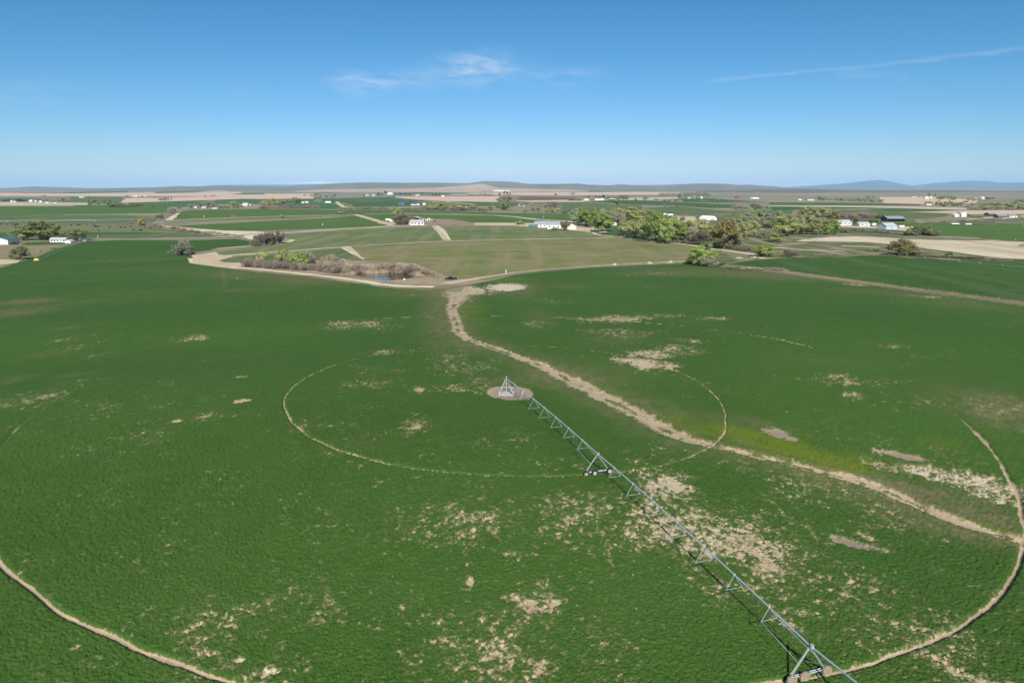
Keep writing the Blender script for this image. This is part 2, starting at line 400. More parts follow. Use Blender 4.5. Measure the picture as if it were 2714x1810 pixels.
FIELDS = [  # far to near
 ('field', 'crop_green_far', 1, [(134,512.5),(200,509.5),(340,506.5),(340,510.5),(200,513.5)]),
 ('field', 'soil_pink', 1, [(0,520),(0,512),(134,513.5),(340,511.5),(640,509),(640,520),(340,521)]),
 ('field', 'crop_green_far', 2, [(405,509.5),(425,507.6),(500,507),(540,508.5),(520,511),(415,513)]),
 ('field', 'crop_green_far', 2, [(610,515),(640,512.8),(700,512.8),(700,516),(620,516.2)]),
 ('field', 'soil_tan', 2, [(545,506.5),(600,506.2),(610,508.4),(560,508.6)]),
 ('field', 'crop_green_far', 1, [(0,534),(0,527),(60,526),(110,528),(110,534)]),
 ('field', 'crop_light', 1, [(185,523),(325,522),(330,537),(235,539),(185,538)]),
 ('field', 'soil_tan', 2, [(-800,536),(0,537),(235,538),(235,544),(0,545),(-800,545)]),
 ('field', 'soil_pink', 1, [(680,514),(830,514),(830,527),(680,528),(560,527),(600,517)]),
 ('field', 'soil_pink', 2, [(318,537),(335,525.5),(421,525),(520,522),(680,520),(680,526.5),(550,531),(340,538)]),
 ('field', 'crop_green', 1, [(-800,547),(0,547.5),(192,547),(200,544),(290,544),(340,549),(450,548.5),(452,566),(340,567),(170,569),(0,571),(-800,572)]),
 ('field', 'crop_green_far', 1, [(340,538),(499,529.5),(550,531),(503,549),(450,548.5),(383,548),(340,549)]),
 ('field', 'crop_light', 1, [(-800,572),(0,571),(170,570),(340,572),(420,576),(405,590),(340,593),(0,593.5),(-800,594)]),
 ('field', 'dry_grass_ground', 2, [(340,567),(450,567.5),(440,580),(418,577),(340,572)]),
 ('field', 'pasture', 1, [(-800,594),(0,594),(341,594),(405,602),(490,617),(560,624),(500,617),(300,616),(0,616.5),(-800,617)]),
 ('field', 'crop_light', 1, [(-800,617),(0,617),(230,616),(400,615),(520,620),(600,627),(230,633),(0,632),(-800,633)]),
 ('field', 'crop_green_deep', 2, [(-800,618),(0,618),(230,617),(380,616),(440,620),(230,624),(0,630),(-800,631)]),
 ('yard', 'dry_grass_ground', 1, [(-250,633),(0,632),(230,633),(238,637),(190,645),(150,656),(60,690),(0,711),(-250,800)]),
 ('yard', 'soil_tan', 2, [(-60,688),(0,688),(55,690),(47,697),(0,703),(-60,706)]),
 ('lawn', 'lawn', 2, [(55,649),(72,643),(133,641),(173,644),(170,648),(70,651)]),
 ('canal_bank', 'road_dirt', 2, [(424,596),(441,600),(521,607),(600,612),(680,614),(755,621.5),(735,624),(680,640),(636,627),(571,624),(528,614),(455,605),(432,600)]),
 ('field', 'crop_green', 1, [(463,568),(499,558),(680,554.5),(848,556),(935,569),(680,574.5),(445,585)]),
 ('field', 'crop_green', 1, [(430,589.5),(680,578),(830,575),(860,576),(680,582),(445,593)]),
 ('field', 'crop_green', 1, [(470,598.5),(560,594),(680,588),(890,578),(938,572),(1033,599.5),(900,604.5),(680,611.5),(600,611),(525,606)]),
 ('field', 'crop_green_far', 1, [(570,530.5),(680,527),(830,527.5),(960,524),(1040,522),(1100,530),(1150,535),(1020,533.5),(890,536),(690,541),(560,541)]),
 ('field', 'crop_green_far', 1, [(738,546),(795,538.5),(882,539),(912,553.5),(890,555),(752,551)]),
 ('field', 'crop_green_deep', 1, [(893,536.5),(1020,534),(1085,533.5),(1150,545),(1040,547.5),(940,549),(912,546)]),
 ('field', 'crop_green_far', 2, [(825,512),(870,510.8),(917,512),(870,512.8)]),
 ('field', 'crop_green_far', 2, [(1040,512),(1100,510.5),(1230,512),(1250,514.5),(1180,515),(1040,514)]),
 ('field', 'soil_pink', 1, [(1049,522),(1180,521),(1324,521),(1318,536),(1200,534),(1165,533),(1092,528.5),(1049,524.5)]),
 ('field', 'crop_green_far', 1, [(1190,535),(1302,537),(1340,543),(1302,546),(1240,547)]),
 ('field', 'crop_green_far', 2, [(1360,505.6),(1418,504),(1541,503.6),(1577,506),(1627,508.5),(1541,509.5),(1410,509.5)]),
 ('field', 'soil_pink', 1, [(1180,513),(1400,510.5),(1700,509.5),(1800,510.5),(1800,516),(1500,519),(1200,517)]),
 ('field', 'soil_red', 2, [(1364,529),(1379,521.8),(1533,524.5),(1512,529.5),(1403,531.5)]),
 ('field', 'soil_tan', 1, [(1360,532),(1400,532),(1512,530),(1700,524),(1798,523),(1798,527),(1700,532),(1540,536),(1400,536)]),
 ('field', 'crop_light', 1, [(1487,532.5),(1548,536.5),(1700,544.5),(1700,552),(1591,557),(1519,566),(1487,566)]),
 ('field', 'crop_green_deep', 2, [(1546,533.5),(1627,530.5),(1700,531.5),(1801,537),(1881,541),(1952,543.5),(1946,551.5),(1881,551.5),(1801,545.5),(1700,543.5),(1635,541.5),(1548,535.5)]),
 ('field', 'crop_green_deep', 2, [(1800,526.5),(1895,526.5),(1946,531.5),(2040,535.5),(1902,536),(1815,536)]),
 ('field', 'crop_light', 1, [(1700,552),(1801,548),(1931,560),(2040,560),(2100,557),(2100,568),(1902,566),(1825,568),(1700,572),(1600,560)]),
 ('field', 'crop_green_far', 1, [(2040,536.5),(2213,537.5),(2380,540.5),(2440,542.5),(2440,545.5),(2314,545),(2040,544.5)]),
 ('field', 'crop_green_deep', 1, [(1990,545),(2040,547.5),(2206,547.5),(2330,551.5),(2228,553.5),(2112,556),(2069,560),(2000,560)]),
 ('field', 'soil_pink', 1, [(2330,523),(2480,523),(2590,530),(2590,540),(2440,541.5),(2340,539)]),
 ('field', 'soil_tan', 2, [(2040,545),(2220,545.6),(2380,547.5),(2562,551.5),(2562,557.5),(2374,552.5),(2300,550.5),(2040,547.5)]),
 ('field', 'crop_green_deep', 2, [(2293,554.5),(2374,553.5),(2443,554.5),(2562,558.5),(2475,560.5),(2374,560),(2320,558)]),
 ('field', 'soil_pink', 2, [(2410,562.5),(2518,559.5),(2714,557.5),(2900,557),(2900,568),(2714,568),(2576,569),(2513,566)]),
 ('field', 'crop_light', 1, [(2130,560),(2230,556.5),(2374,560.5),(2513,566.5),(2513,573),(2454,581),(2397,579),(2300,576),(2200,572)]),
 ('field', 'dry_grass_ground', 2, [(2440,584),(2504,576),(2663,574.5),(2610,580),(2562,584.5),(2475,590)]),
 ('farm_track', 'road_dirt', 3, [(2655,579),(2700,573),(2760,570),(2760,573),(2714,576),(2660,581)]),
 ('rough_pasture', 'rough_pasture', 1, [(2440,592),(2500,582),(2714,578),(2900,578),(2900,594),(2620,595),(2497,592)]),
 ('field', 'crop_green', 2, [(2250,590),(2374,590),(2497,592.5),(2620,595.5),(2714,594),(2900,594),(2900,642),(2714,639),(2598,632.5),(2475,625.5),(2481,615),(2440,600)]),
 ('field', 'crop_green', 1, [(850,557.5),(1020,557.5),(1200,559.5),(1250,562.5),(1360,565.5),(1520,567.5),(1530,587),(1440,580.5),(1360,573.5),(1200,566.5),(1040,565.5),(955,567.5),(935,568.5)]),
 ('field', 'crop_green', 1, [(960,569.5),(1045,567.5),(1310,572.5),(1360,577.5),(1425,586),(1500,589.5),(1420,591),(1360,591),(1251,590.5),(1201,581),(1107,580.5),(1080,577),(1045,587),(1030,590)]),
 ('corral', 'soil_brown', 2, [(1155,581.5),(1201,581.5),(1251,590.5),(1262,595.5),(1180,596.5),(1128,597),(1118,590)]),
 ('yard', 'soil_tan', 1, [(1000,592),(1040,580),(1125,578),(1160,583),(1130,598),(1045,600)]),
 ('yard', 'soil_tan', 2, [(1255,591),(1360,591.5),(1425,592.5),(1500,600),(1580,606),(1560,615),(1500,610),(1420,604),(1360,598),(1258,598)]),
 ('field_ramp', 'soil_tan', 3, [(934,569.4),(950,568.6),(1047,596),(1033,599.5)]),
 ('meadow', 'meadow_striped', 1, [(755,622.5),(905,612),(1020,606),(1152,600),(1168,614),(1180,637),(1020,646),(905,654),(790,663),(680,671),(600,676.5),(575,669),(690,652.5),(775,640),(760,630)]),
 ('meadow', 'meadow_striped', 1, [(1163,599.5),(1360,601),(1480,609),(1560,616),(1620,624),(1570,630),(1360,635),(1196,638.5),(1184,620)]),
 ('field', 'crop_light', 1, [(580,690.5),(658,679),(790,670.5),(903,659),(970,689),(830,691),(680,695),(593,695)]),
 ('meadow', 'meadow_olive', 1, [(925,655),(1020,649),(1190,641),(1360,636.5),(1660,631),(1720,637),(1840,654),(1880,662),(1880,690),(1825,696),(1560,706),(1360,725),(1250,738),(1190,738),(1140,716),(1100,697),(1000,692),(968,689)]),
 ('rough_pasture', 'rough_pasture', 1, [(1500,590),(1600,560),(1830,566),(2200,572),(2420,580),(2440,600),(2481,616),(2475,626),(2598,633),(2714,640),(2900,645),(2900,712),(2714,697),(2413,686),(2327,678.5),(2183,684),(2040,688),(1980,692),(1890,700),(1830,697),(1840,652),(1720,636),(1640,626)]),
 ('lawn', 'lawn', 2, [(1600,622),(1625,603),(1700,600),(1760,620),(1700,634),(1660,630)]),
 ('lawn', 'lawn', 2, [(2225,600),(2400,612),(2440,625),(2400,624),(2250,612)]),
 ('yard', 'soil_tan', 2, [(2215,598),(2280,600),(2340,601),(2440,603),(2460,606),(2400,613),(2330,607),(2225,603)]),
 ('yard', 'soil_tan', 2, [(1780,573),(1840,575),(1850,585),(1810,590),(1790,580)]),
 ('yard', 'soil_tan', 3, [(1820,586),(1880,588),(1880,592),(1820,590)]),
 ('bare_field', 'soil_pale', 3, [(2109,639.5),(2150,633),(2203,629),(2271,627.5),(2344,630),(2374,633),(2410,635),(2540,638),(2634,639),(2714,642),(2900,646),(2900,702),(2714,688),(2649,685),(2562,674),(2519,668),(2461,661),(2417,653),(2358,648),(2300,643),(2170,641),(2127,641)]),
 ('mud_patch', 'soil_brown', 4, [(2695,652),(2708,648),(2740,648),(2740,655),(2705,655)]),
 ('canal_bank', 'bank_brown', 2, [(506,674.5),(519,668.5),(528,675.5),(571,668.5),(579,676),(597,678),(680,673),(680,678),(615,682),(579,692),(593,696),(680,695),(830,692),(1000,693),(1100,698),(1140,716),(1200,738),(1260,740),(1300,746),(1190,765),(1060,766),(1000,760),(880,742),(780,731),(680,721),(600,712),(542,704),(509,698),(509,691),(513,685)]),
 ('field', 'crop_green_near', 2, [(2040,687),(2183,683),(2327,677.5),(2413,685),(2714,696),(2900,712),(2900,850),(2714,804),(2400,766),(2200,739),(2040,716.5),(1940,706),(1925,700),(1980,693)]),
]
for nm, mt, lv, pts in FIELDS: sheet(nm, pts, mt, lv)

FIELDS2 = [('canal_bank', 'soil_tan', 2.6, [(506,674.5),(519,668.5),(528,675.5),(571,668.5),(579,676),(597,678),(620,677),(615,682),(579,692),(593,696),(640,697),(640,707),(600,709),(542,703),(509,697.5),(509,691),(513,685)])]
for nm, mt, lv, pts in FIELDS2: sheet(nm, pts, mt, lv)
LANES = [  # width in metres
 ('farm_road', 'road_dirt', [(-200,546.4),(0,546.2),(197,546)], 16), ('farm_road', 'road_dirt', [(169,570),(320,568.5),(450,566)], 8),
 ('farm_road', 'road_grey', [(228,634.5),(340,634),(480,632.5),(560,630),(640,625.5),(680,619),(755,618),(905,608),(1040,599.5)], [5,5,5,6,9,12,11,10,9]),
 ('farm_road', 'road_dirt', [(445,585),(560,579.5),(680,575),(800,571.5),(935,569.5)], 5), ('farm_road', 'road_dirt', [(425,592),(520,588.5),(680,582.5),(880,577)], 5),
 ('farm_road', 'road_dirt', [(447,584),(462,574),(470,566)], 6),
 ('farm_road', 'road_dirt', [(950,568.5),(1040,566.6),(1200,567.4),(1310,571),(1360,574.5),(1420,582),(1500,587),(1560,593),(1580,604),(1600,616)], [6,5,5,5,5,6,7,7,6,5]),
 ('farm_road', 'road_grey', [(1045,599.5),(1100,598.5),(1160,598),(1260,597.5),(1360,598.5)], 4.5),
 ('farm_road', 'soil_tan', [(1153,599),(1166,610),(1176,622),(1184,637)], [6,7,6,4]),
 ('farm_road', 'road_dirt', [(1157,599),(1172,611),(1183,624),(1191,637)], 1.8),
 ('field_path', 'road_dirt', [(600,678),(680,672),(790,664),(905,655.5)], 3.2),
 ('field_path', 'road_dirt', [(905,655.5),(1020,647.5),(1190,639.5)], 2.4), ('field_path', 'road_dirt', [(1190,639.5),(1360,635.5),(1500,632.5),(1660,630)], 2.6),
 ('field_path', 'road_dirt', [(577,660),(625,656),(677,651.5)], 2.6), ('field_path', 'road_dirt', [(690,651.5),(740,647),(770,640),(777,637),(760,635.5)], 3),
 ('canal_road', 'road_dirt', [(510,685),(515,697),(545,702),(600,708),(680,714),(780,724),(880,735),(950,744),(1000,753),(1060,759),(1150,761)], [4.2,4,3.2,3,3,3.1,3.1,3.3,3.4,3.4,3.6]),
 ('canal_road', 'soil_tan', [(1180,752),(1250,741),(1360,724),(1450,715),(1560,706.5),(1700,699),(1830,693),(1880,701)], [5,3.4,2.0,1.3,1.7,2.4,2.8,1.2]),
 ('canal_road', 'road_dirt', [(1560,615),(1590,624),(1660,630),(1720,637),(1800,647),(1840,652),(1890,661),(1940,667),(2010,677)], [3,3,3,3,3.2,3.4,3.6,3.6,4]),
 ('farm_road', 'road_dirt', [(1548,535),(1640,542),(1720,545),(1800,547)], 7), ('farm_road', 'road_dirt', [(1880,540.5),(2040,544)], 10),
 ('farm_road', 'road_dirt', [(1020,534),(940,534.5)], 8), ('farm_road', 'road_dirt', [(1180,534.5),(1215,538.5),(1260,542.5)], 9), ('farm_road', 'road_dirt', [(890,535),(905,545),(920,553)], 7),
 ('farm_road', 'road_grey', [(2481,627),(2540,629),(2600,632.5)], 4), ('farm_road', 'road_dirt', [(2560,583),(2610,579.5),(2650,574.5)], 5),
 ('concrete_ditch', 'concrete_pale', [(1328,595),(1360,593.5),(1400,593.5),(1418,594)], 5),
 ('concrete_ditch', 'concrete_pale', [(907,657),(930,670),(945,677),(962,687)], 1.4),
 ('dirt_track', 'soil_pale', [(2040,656),(2090,660),(2180,666),(2240,667)], [4,3,4,3]), ('dirt_track', 'soil_pale', [(2060,650),(2140,645)], 2), ('dirt_track', 'soil_tan', [(2230,653),(2280,654),(2330,656)], 5),
 ('ditch_verge', 'soil_brown', [(1930,706),(2040,716.5),(2200,738.5),(2400,766),(2714,806),(2900,832)], [3,3.4,3.4,3.2,2.6,2.6]),
 ('canal_water_line', 'soil_brown', [(2225,607),(2300,611),(2380,617),(2440,622)], 7),
]
for nm, mt, pts, w in LANES: lane(nm, pts, mt, w)
# rubble bank between the two small meadows
sheet('canal_bank', [(908,654.5),(925,653),(945,668),(968,689),(958,688),(938,674)], 'soil_tan', 3)
# pond
b = NB('pond_water'); b.pbr(b.mix(b.ramp(b.noise(.15, 3), .35, .65), (.035, .03, .018), (.06, .048, .03)), .06, 0, .5, b.bump(b.noise(1.6, 2), .08, .05)); MATS['pond_water'] = b.m
sheet('pond', [(936,722),(984,723),(1041,720),(1112,727),(1114,734),(1075,740),(1036,744),(1004,743.5),(980,738.5),(950,734)], 'pond_water', 4)

# ------------------------------------------------------------------ the alfalfa circle: a displaced canopy with bare soil showing through
DITCH = [P(*p)[:2] for p in [(1207,762),(1211,793),(1197,819),(1207,849),(1214,879),(1237,899),(1277,912),(1327,929),(1360,942),(1426,965),(1493,998),(1559,1032),(1609,1058),(1658,1081),(1708,1108),(1758,1138),(1808,1161),
    (1857,1174),(1924,1191),(2040,1217),(2139,1243),(2244,1268),(2329,1293),(2413,1331),(2497,1369),(2581,1398),(2665,1424),(2700,1434)]]
DW = np.array([5.20, 4.20, 2.80, 2.30, 2.38, 2.12, 1.88, 1.81, 1.81, 2.62, 2.80, 2.98, 3.15, 3.15, 2.98, 2.80, 2.45, 1.75, 1.40, 1.66, 1.57, 1.75, 1.84, 1.66, 1.49, 1.49, 1.31, 1.05])
BARE = [(1765,1292,85,38,.60),(1560,1350,170,42,.33),(1800,1400,200,75,.47),(1700,1345,120,40,.3),(1950,1440,130,60,.40),(2040,1510,75,40,.42),(1480,1380,60,45,.36),(1150,1400,150,60,.32),(1420,1600,80,50,.3),
    (760,1770,130,40,.26),(1300,1740,130,60,.2),(1600,1700,170,60,.16),(1430,1780,60,40,.28),(2150,1560,220,100,.24),(2200,1330,220,70,.24),(2400,1700,220,80,.28),(2050,1400,160,60,.3),(1900,1560,90,60,.3),(800,1560,120,60,.2),(560,1640,160,60,.16),(2080,1660,60,40,.4),(2560,1790,130,30,.4),(900,1620,160,60,.16),
    (2560,1275,150,30,.56),(2440,1250,80,16,.5),(2330,1235,60,14,.4),(2640,1320,70,25,.45),(2060,1150,30,11,1.1),(2095,1165,18,7,.9),(2400,1212,46,9,1.1),(2330,1200,30,8,.5),(2250,1440,60,12,.9),(2330,1460,30,10,.7),(2290,1425,30,8,.6),
    (520,897,45,9,.46),(470,905,25,5,.4),(905,862,50,12,.42),(1000,862,65,12,.44),(1015,935,70,8,.42),(640,1000,20,5,.4),(1640,845,60,10,.66),(1700,842,50,7,.5),(1545,848,60,8,.4),(1430,862,50,16,.36),(1780,838,70,8,.42),(1810,842,70,16,.25),
    (1880,845,60,5,.46),(1720,940,70,14,.56),(1800,925,70,14,.56),(1650,955,40,9,.5),(1710,965,35,14,.95),(1760,968,40,12,.55),(1820,905,40,9,.44),(1640,885,70,12,.33),(1560,880,40,8,.36),(2230,1005,60,22,.44),(2170,1012,50,18,.33),(2260,1050,30,12,.52),
    (2330,1020,50,25,.3),(2420,1070,80,30,.26),(2650,1085,90,35,.36),(2600,1060,100,20,.28),(2440,945,45,12,.3),(2360,918,40,9,.35),(40,1072,60,14,.33),(150,1035,80,20,.28),(60,1060,80,25,.26),(180,1020,70,12,.25),(1110,1125,40,22,.44),(640,1065,22,5,.85),(470,1117,13,5,.9),
    (820,1135,70,22,.26),(540,1110,60,12,.28),(430,1165,50,14,.3),(560,1055,40,8,.3),(1200,960,80,25,.25),(1260,975,60,20,.28),(1280,1020,60,20,.3),(1210,1030,40,12,.34),(1000,980,90,20,.22),(945,1020,60,12,.3),(1110,1035,14,6,.7),(1300,1040,6,4,.2),
    (220,920,50,8,.32),(150,905,60,8,.28),(1340,762,60,9,1.0),(1290,775,50,10,.5),(1235,772,60,14,.9),(1220,790,40,14,.6),(1080,783,18,5,.4),(1470,802,70,10,.3),(1720,725,70,5,.4),(1650,732,60,6,.3),(2270,756,30,5,.45),(2480,788,80,7,.4),(2560,800,60,6,.36),
    (720,1785,34,12,.62),(640,1752,14,8,.6),(1245,1545,11,13,.6),(1410,1603,16,13,.62),(1425,1780,26,16,.6),(1475,1600,14,9,.8),(810,750,100,8,.22),(640,735,60,6,.24),(545,705,40,5,.3)]
DRY = [(340,691,230,1.6,.8),(592,738,6,24,.6),(620,770,50,3,.4),(250,745,200,2,.3),(860,738,140,16,.9),(660,722,110,14,.8),(1120,775,120,12,.6),(1155,830,45,60,.55),(1400,1010,140,18,.5),(1250,920,80,14,.5),(1560,990,160,26,.35),(1700,1080,130,24,.3),(1640,900,100,20,.3),(1380,770,60,20,.7),(1430,840,40,18,.4),(2300,1290,220,30,.55),(2450,1395,170,22,.5),(2620,1400,90,40,.6),
    (2540,1330,150,40,.6),(1960,1125,120,22,.45),(30,830,90,12,.9),(60,800,60,8,.6),(90,800,60,6,.7),(180,870,40,5,.4),(120,940,50,8,.4),(20,1010,60,10,.5),(200,995,40,6,.45),(1880,720,220,9,.6),(2080,735,160,10,.65),(2330,775,120,9,.5),(2560,810,130,12,.45),(2680,1090,90,55,.8),(2560,1060,110,40,.4),(2200,960,120,12,.2),
    (1500,760,50,5,.5),(1750,728,120,6,.55),(330,715,90,5,.25),(450,720,60,8,.35),(240,800,160,6,.3),(400,775,150,5,.2),(700,770,80,6,.3),(1200,740,60,10,.9),(2480,1250,120,16,.4),(960,1180,70,20,.15),(350,1270,60,12,.25)]
YEL = [(2010,1165,110,22,.9),(1900,1145,90,16,.55),(2130,1205,110,22,1.0),(2240,1235,80,16,.8),(1780,1110,80,16,.35),(2280,1215,50,14,.3),(1240,820,40,16,.5),(1270,855,30,14,.3),(2150,1255,40,6,.5),(1130,768,60,5,.55),(1310,742,90,6,.6),(2500,1180,50,18,.3),(2600,1395,60,10,.4),(1620,1040,60,14,.2)]
LITE_AND_GLOW = [(1380,1690,230,130,.35),(1700,1590,130,60,.5),(1100,1560,150,60,.3),(600,1560,300,120,.15),(1200,1300,250,80,.15),(2250,1500,250,120,.25)]  # lighter crop patches; the first paints in the bright spot opposite the sun
GREY = [(2060,1150,40,14,1),(2095,1165,30,10,1),(2400,1212,60,14,1),(2270,1440,90,24,1),(1355,1043,52,22,1.0),(2560,1275,180,40,-.4),(730,1785,60,20,-.5),(640,1752,30,15,-.5),(2600,1310,100,40,-.5),(1340,762,70,12,-.5),(1765,1292,110,40,-.25),(1800,1400,160,60,-.2),(1720,940,150,40,-.15),(1640,845,80,12,.1)]
def gauss_sum(x, y, lst, flat=False):
    s = np.zeros(x.shape)
    for (px, py, rx, ry, w) in lst:
        c = P(px, py); m = MP(px, py); a = max(rx * m, .3); q0, q1 = P(px, py + ry), P(px, py - ry); bb = max((q1[1] - q0[1]) / 2, .3)
        k = math.atan2(c[0], c[1]); dx, dy = x - c[0], y - c[1]
        u = (dx * math.cos(k) - dy * math.sin(k)) / a; v = (dx * math.sin(k) + dy * math.cos(k)) / bb
        d2 = u * u + v * v; sel = d2 < 9
        e = np.where(sel, np.exp(-d2 ** 1.5 * .7), 0) * w
        s = np.where(np.abs(e) > np.abs(s), e, s) if flat else s + e
    return s
def build_alfalfa():
    rs = []; r = 32.0
    while r < 690: rs.append(r); r += min(2.1, max(.115, .8 * r * r / (683 * 45)))
    th = np.concatenate([np.arange(-75, -43, .35), np.arange(-43, 43, .092), np.arange(43, 75.1, .35)]) * math.pi / 180
    rs = np.array(rs); x = rs[:, None] * np.sin(th); y = rs[:, None] * np.cos(th)
    nr, nt = x.shape
    inside = inpoly(x, y, FIELD)
    h = hgt(x, y)
    # bare soil
    n1 = .6 * fbm(x, y, 1.0, 2, 3, .8) + .4 * vnoise(x / .36, y / .36, 5); ridge = 1 - np.abs(fbm(x, y, 1.2, 2, 11) - .5) * 4; pat = fbm(x, y, 5, 2, 13)
    big = fbm(x, y, 16, 3, 21)
    w = gauss_sum(x, y, BARE, True) + (big - .52) * .35 - .055
    near = np.clip((130 - np.hypot(x + 5, y - 60)) / 130, 0, 1)
    soil = w * 1.0 + (n1 - .5) * 1.05 + (ridge - .5) * .15 + (pat - .5) * .38 + near * .15 - .012
    # wheel tracks
    rad = np.hypot(x - PX, y - PY) + (fbm(x, y, 6, 2, 31) - .5) * .7
    ang = np.arctan2(x - PX, y - PY)
    tw = np.zeros(x.shape)
    for k, (Rk, half, lo) in enumerate(((RT[0], .17, .04), (RT[1], .31, .18), (RT[2], .3, -.3), (RT[3], .3, -.4))):
        d = np.abs(rad - Rk); on = vnoise(ang * 14 + k * 50, ang * 0, 41) ; on2 = vnoise(ang * 70 + k * 50, ang * 0, 43)
        front = np.clip((185 - y) / 60, 0, 1) * (1 if k < 2 else .2)
        s_ = lo + .45 * on + .4 * on2 + .4 * front - .75 * (x < -62) * (y > 100) - .3 * (x > 84) * (y > 112) - .45 * (x > 84) * (y > 132)
        half_ = half * (.6 + .8 * on2) * np.where(np.hypot(x, y) > 150, 1.3, 1)
        tw = np.maximum(tw, np.clip(s_, 0, 1.1) * np.exp(-(d / half_) ** 4))
    soil = np.maximum(soil, tw)
    gap = np.zeros(x.shape)
    for Rk, half in ((RT[0], .28), (RT[1], .42), (RT[2], .8), (RT[3], .8)): gap = np.maximum(gap, np.exp(-(np.abs(rad - Rk) / half) ** 4))
    # ditch
    dd, par, side = pldist(x, y, DITCH); wd = np.interp(par, np.arange(len(DW)), DW)
    edge = fbm(x, y, 1.3, 3, 51, .6)
    ds = np.clip(1.25 - dd / wd + (edge - .5) * 1.4, -1, 1.2)
    mid = np.exp(-((dd - .1 * wd) / (.16 * wd + .1)) ** 2) * (fbm(x, y, 3.0, 2, 53) > .5) * .8
    soil = np.maximum(soil, np.clip(ds - mid, -1, 1.2))
    # bare disc round the pivot point
    pd = np.hypot(x - PX - .8, (y - PY - .4)) + (edge - .5) * 1.1
    soil = np.maximum(soil, np.clip((5.2 - pd) / 1.2 + .5, -1, 1.2))
    mask = np.clip((soil - .42) / .16, 0, 1); mask = mask * mask * (3 - 2 * mask)
    grain = np.random.default_rng(5).random(x.shape)
    hn = .14 * vnoise(x / .5 + .3 * grain, y / .5, 61) + .34 * vnoise(x / .26, y / .26, 63) + .42 * grain + .1 * fbm(x, y, 2.5, 2, 65)
    pit = np.where(np.random.default_rng(6).random(x.shape) > .93, .15, 1.0)
    tall = .36 * (1 - mask) * (.3 + 1.0 * hn) * (1 - .85 * gap) * np.where(np.hypot(x, y) < 140, pit, 1) * (1 - .5 * np.clip((np.hypot(x, y) - 120) / 80, 0, 1))
    wall = np.clip(1 - np.abs(dd - wd * 1.5) / (wd * .7), 0, 1) * .12 * (dd < wd * 2.4)
    z = h + tall + mask * (.04 * edge) + wall - np.exp(-(dd / (wd * .8)) ** 2) * .25 - .18 * np.clip(tw, 0, 1)
    keep = inside & np.roll(inside, -1, 0) & np.roll(inside, -1, 1)
    V = np.stack([x, y, z], -1).reshape(-1, 3)
    i = (np.arange(nr - 1)[:, None] * nt); j = np.arange(nt - 1)[None, :]
    F = np.stack([i + j, i + nt + j, i + nt + j + 1, i + j + 1], -1)[keep[:-1, :-1]]
    used = np.zeros(len(V), bool); used[F.ravel()] = True; ren = np.cumsum(used) - 1
    tint = np.stack([gauss_sum(x, y, DRY) + .55 * np.exp(-((dd - wd * 1.3) / 4.5) ** 2), gauss_sum(x, y, YEL), gauss_sum(x, y, LITE_AND_GLOW), gauss_sum(x, y, GREY, True) + np.clip(tw, 0, 1) * (.15 + .5 * vnoise(x / 1.8, y / 1.8, 71)) + np.exp(-(dd / wd) ** 4) * (.5 * fbm(x, y, 2.2, 2, 73) - .08)], -1).reshape(-1, 4)
    b = NB('alfalfa')
    at = b.attr('soil').outputs['Fac']; tn = b.attr('tint'); sp = b.n('ShaderNodeSeparateColor'); b.put(tn.outputs['Color'], sp.inputs[0]); grey = tn.outputs['Alpha']
    big_ = b.noise(.018, 4, .6); mid_ = b.noise(.22, 4, .62); fin = b.noise(2.6, 3, .65); cell = b.noise(9.0, 2, .6)
    g = b.mix(b.ramp(b.math('ADD', b.math('MULTIPLY', big_, .55), b.math('MULTIPLY', mid_, .45)), .36, .64), (.0295, .0775, .0105), (.042, .095, .015))
    g = b.mix(b.math('MULTIPLY', b.ramp(fin, .3, .75), .8), g, (.059, .115, .0195))
    g = b.mix(b.math('MULTIPLY', b.ramp(cell, .62, .8), .35), g, (.08, .125, .035))
    g = b.mix(b.math('MULTIPLY', sp.outputs[2], .5, True), g, (.06, .115, .03))
    dn = b.math('MULTIPLY', sp.outputs[0], b.math('ADD', b.ramp(b.noise(.5, 5, .68, b.vec((1.0, .55, 1))), .32, .68), .25), True)
    g = b.mix(b.math('MULTIPLY', dn, .85), g, b.mix(mid_, (.11, .115, .045), (.16, .14, .075)))
    yn = b.math('MULTIPLY', sp.outputs[1], b.math('ADD', b.ramp(mid_, .3, .6), .4), True)
    g = b.mix(b.math('MULTIPLY', yn, .72), g, b.mix(fin, (.085, .14, .008), (.135, .165, .013)))
    s1 = b.mix(b.ramp(b.noise(.35, 4, .6), .3, .7), (.33, .245, .155), (.43, .335, .22)); s1 = b.mix(b.ramp(fin, .35, .8), s1, (.49, .395, .275))
    s1 = b.mix(b.math('MULTIPLY', grey, 1.0, True), s1, (.25, .195, .15)); s1 = b.mix(b.math('MULTIPLY', grey, -1.0, True), s1, (.64, .56, .44))
    brk = b.math('SUBTRACT', b.math('ADD', b.math('MULTIPLY', b.noise(2.0, 4, .72, None, .8), .68), b.math('MULTIPLY', cell, .32)), .5)
    edge_ = b.math('ADD', at, b.math('MULTIPLY', brk, 1.9))
    g = b.mix(b.math('MULTIPLY', b.ramp(edge_, .12, .5), .7), g, b.mix(fin, (.075, .105, .03), (.17, .16, .075)))      # thin, yellowing plants round the gaps
    s1 = b.mix(b.math('MULTIPLY', b.ramp(b.noise(.12, 4, .6), .52, .72), .55), s1, (.25, .185, .125))
    f = b.math('MULTIPLY', b.ramp(edge_, .36, .66), b.math('ADD', b.math('MULTIPLY', b.ramp(cell, .28, .5), .3), .7))
    b.pbr(b.mix(f, g, s1), .9, 0, .12, b.bump(b.math('ADD', fin, b.math('MULTIPLY', cell, .6)), .4, .1))
    me = np_mesh('alfalfa_field', V[used], ren[F], [b.m])
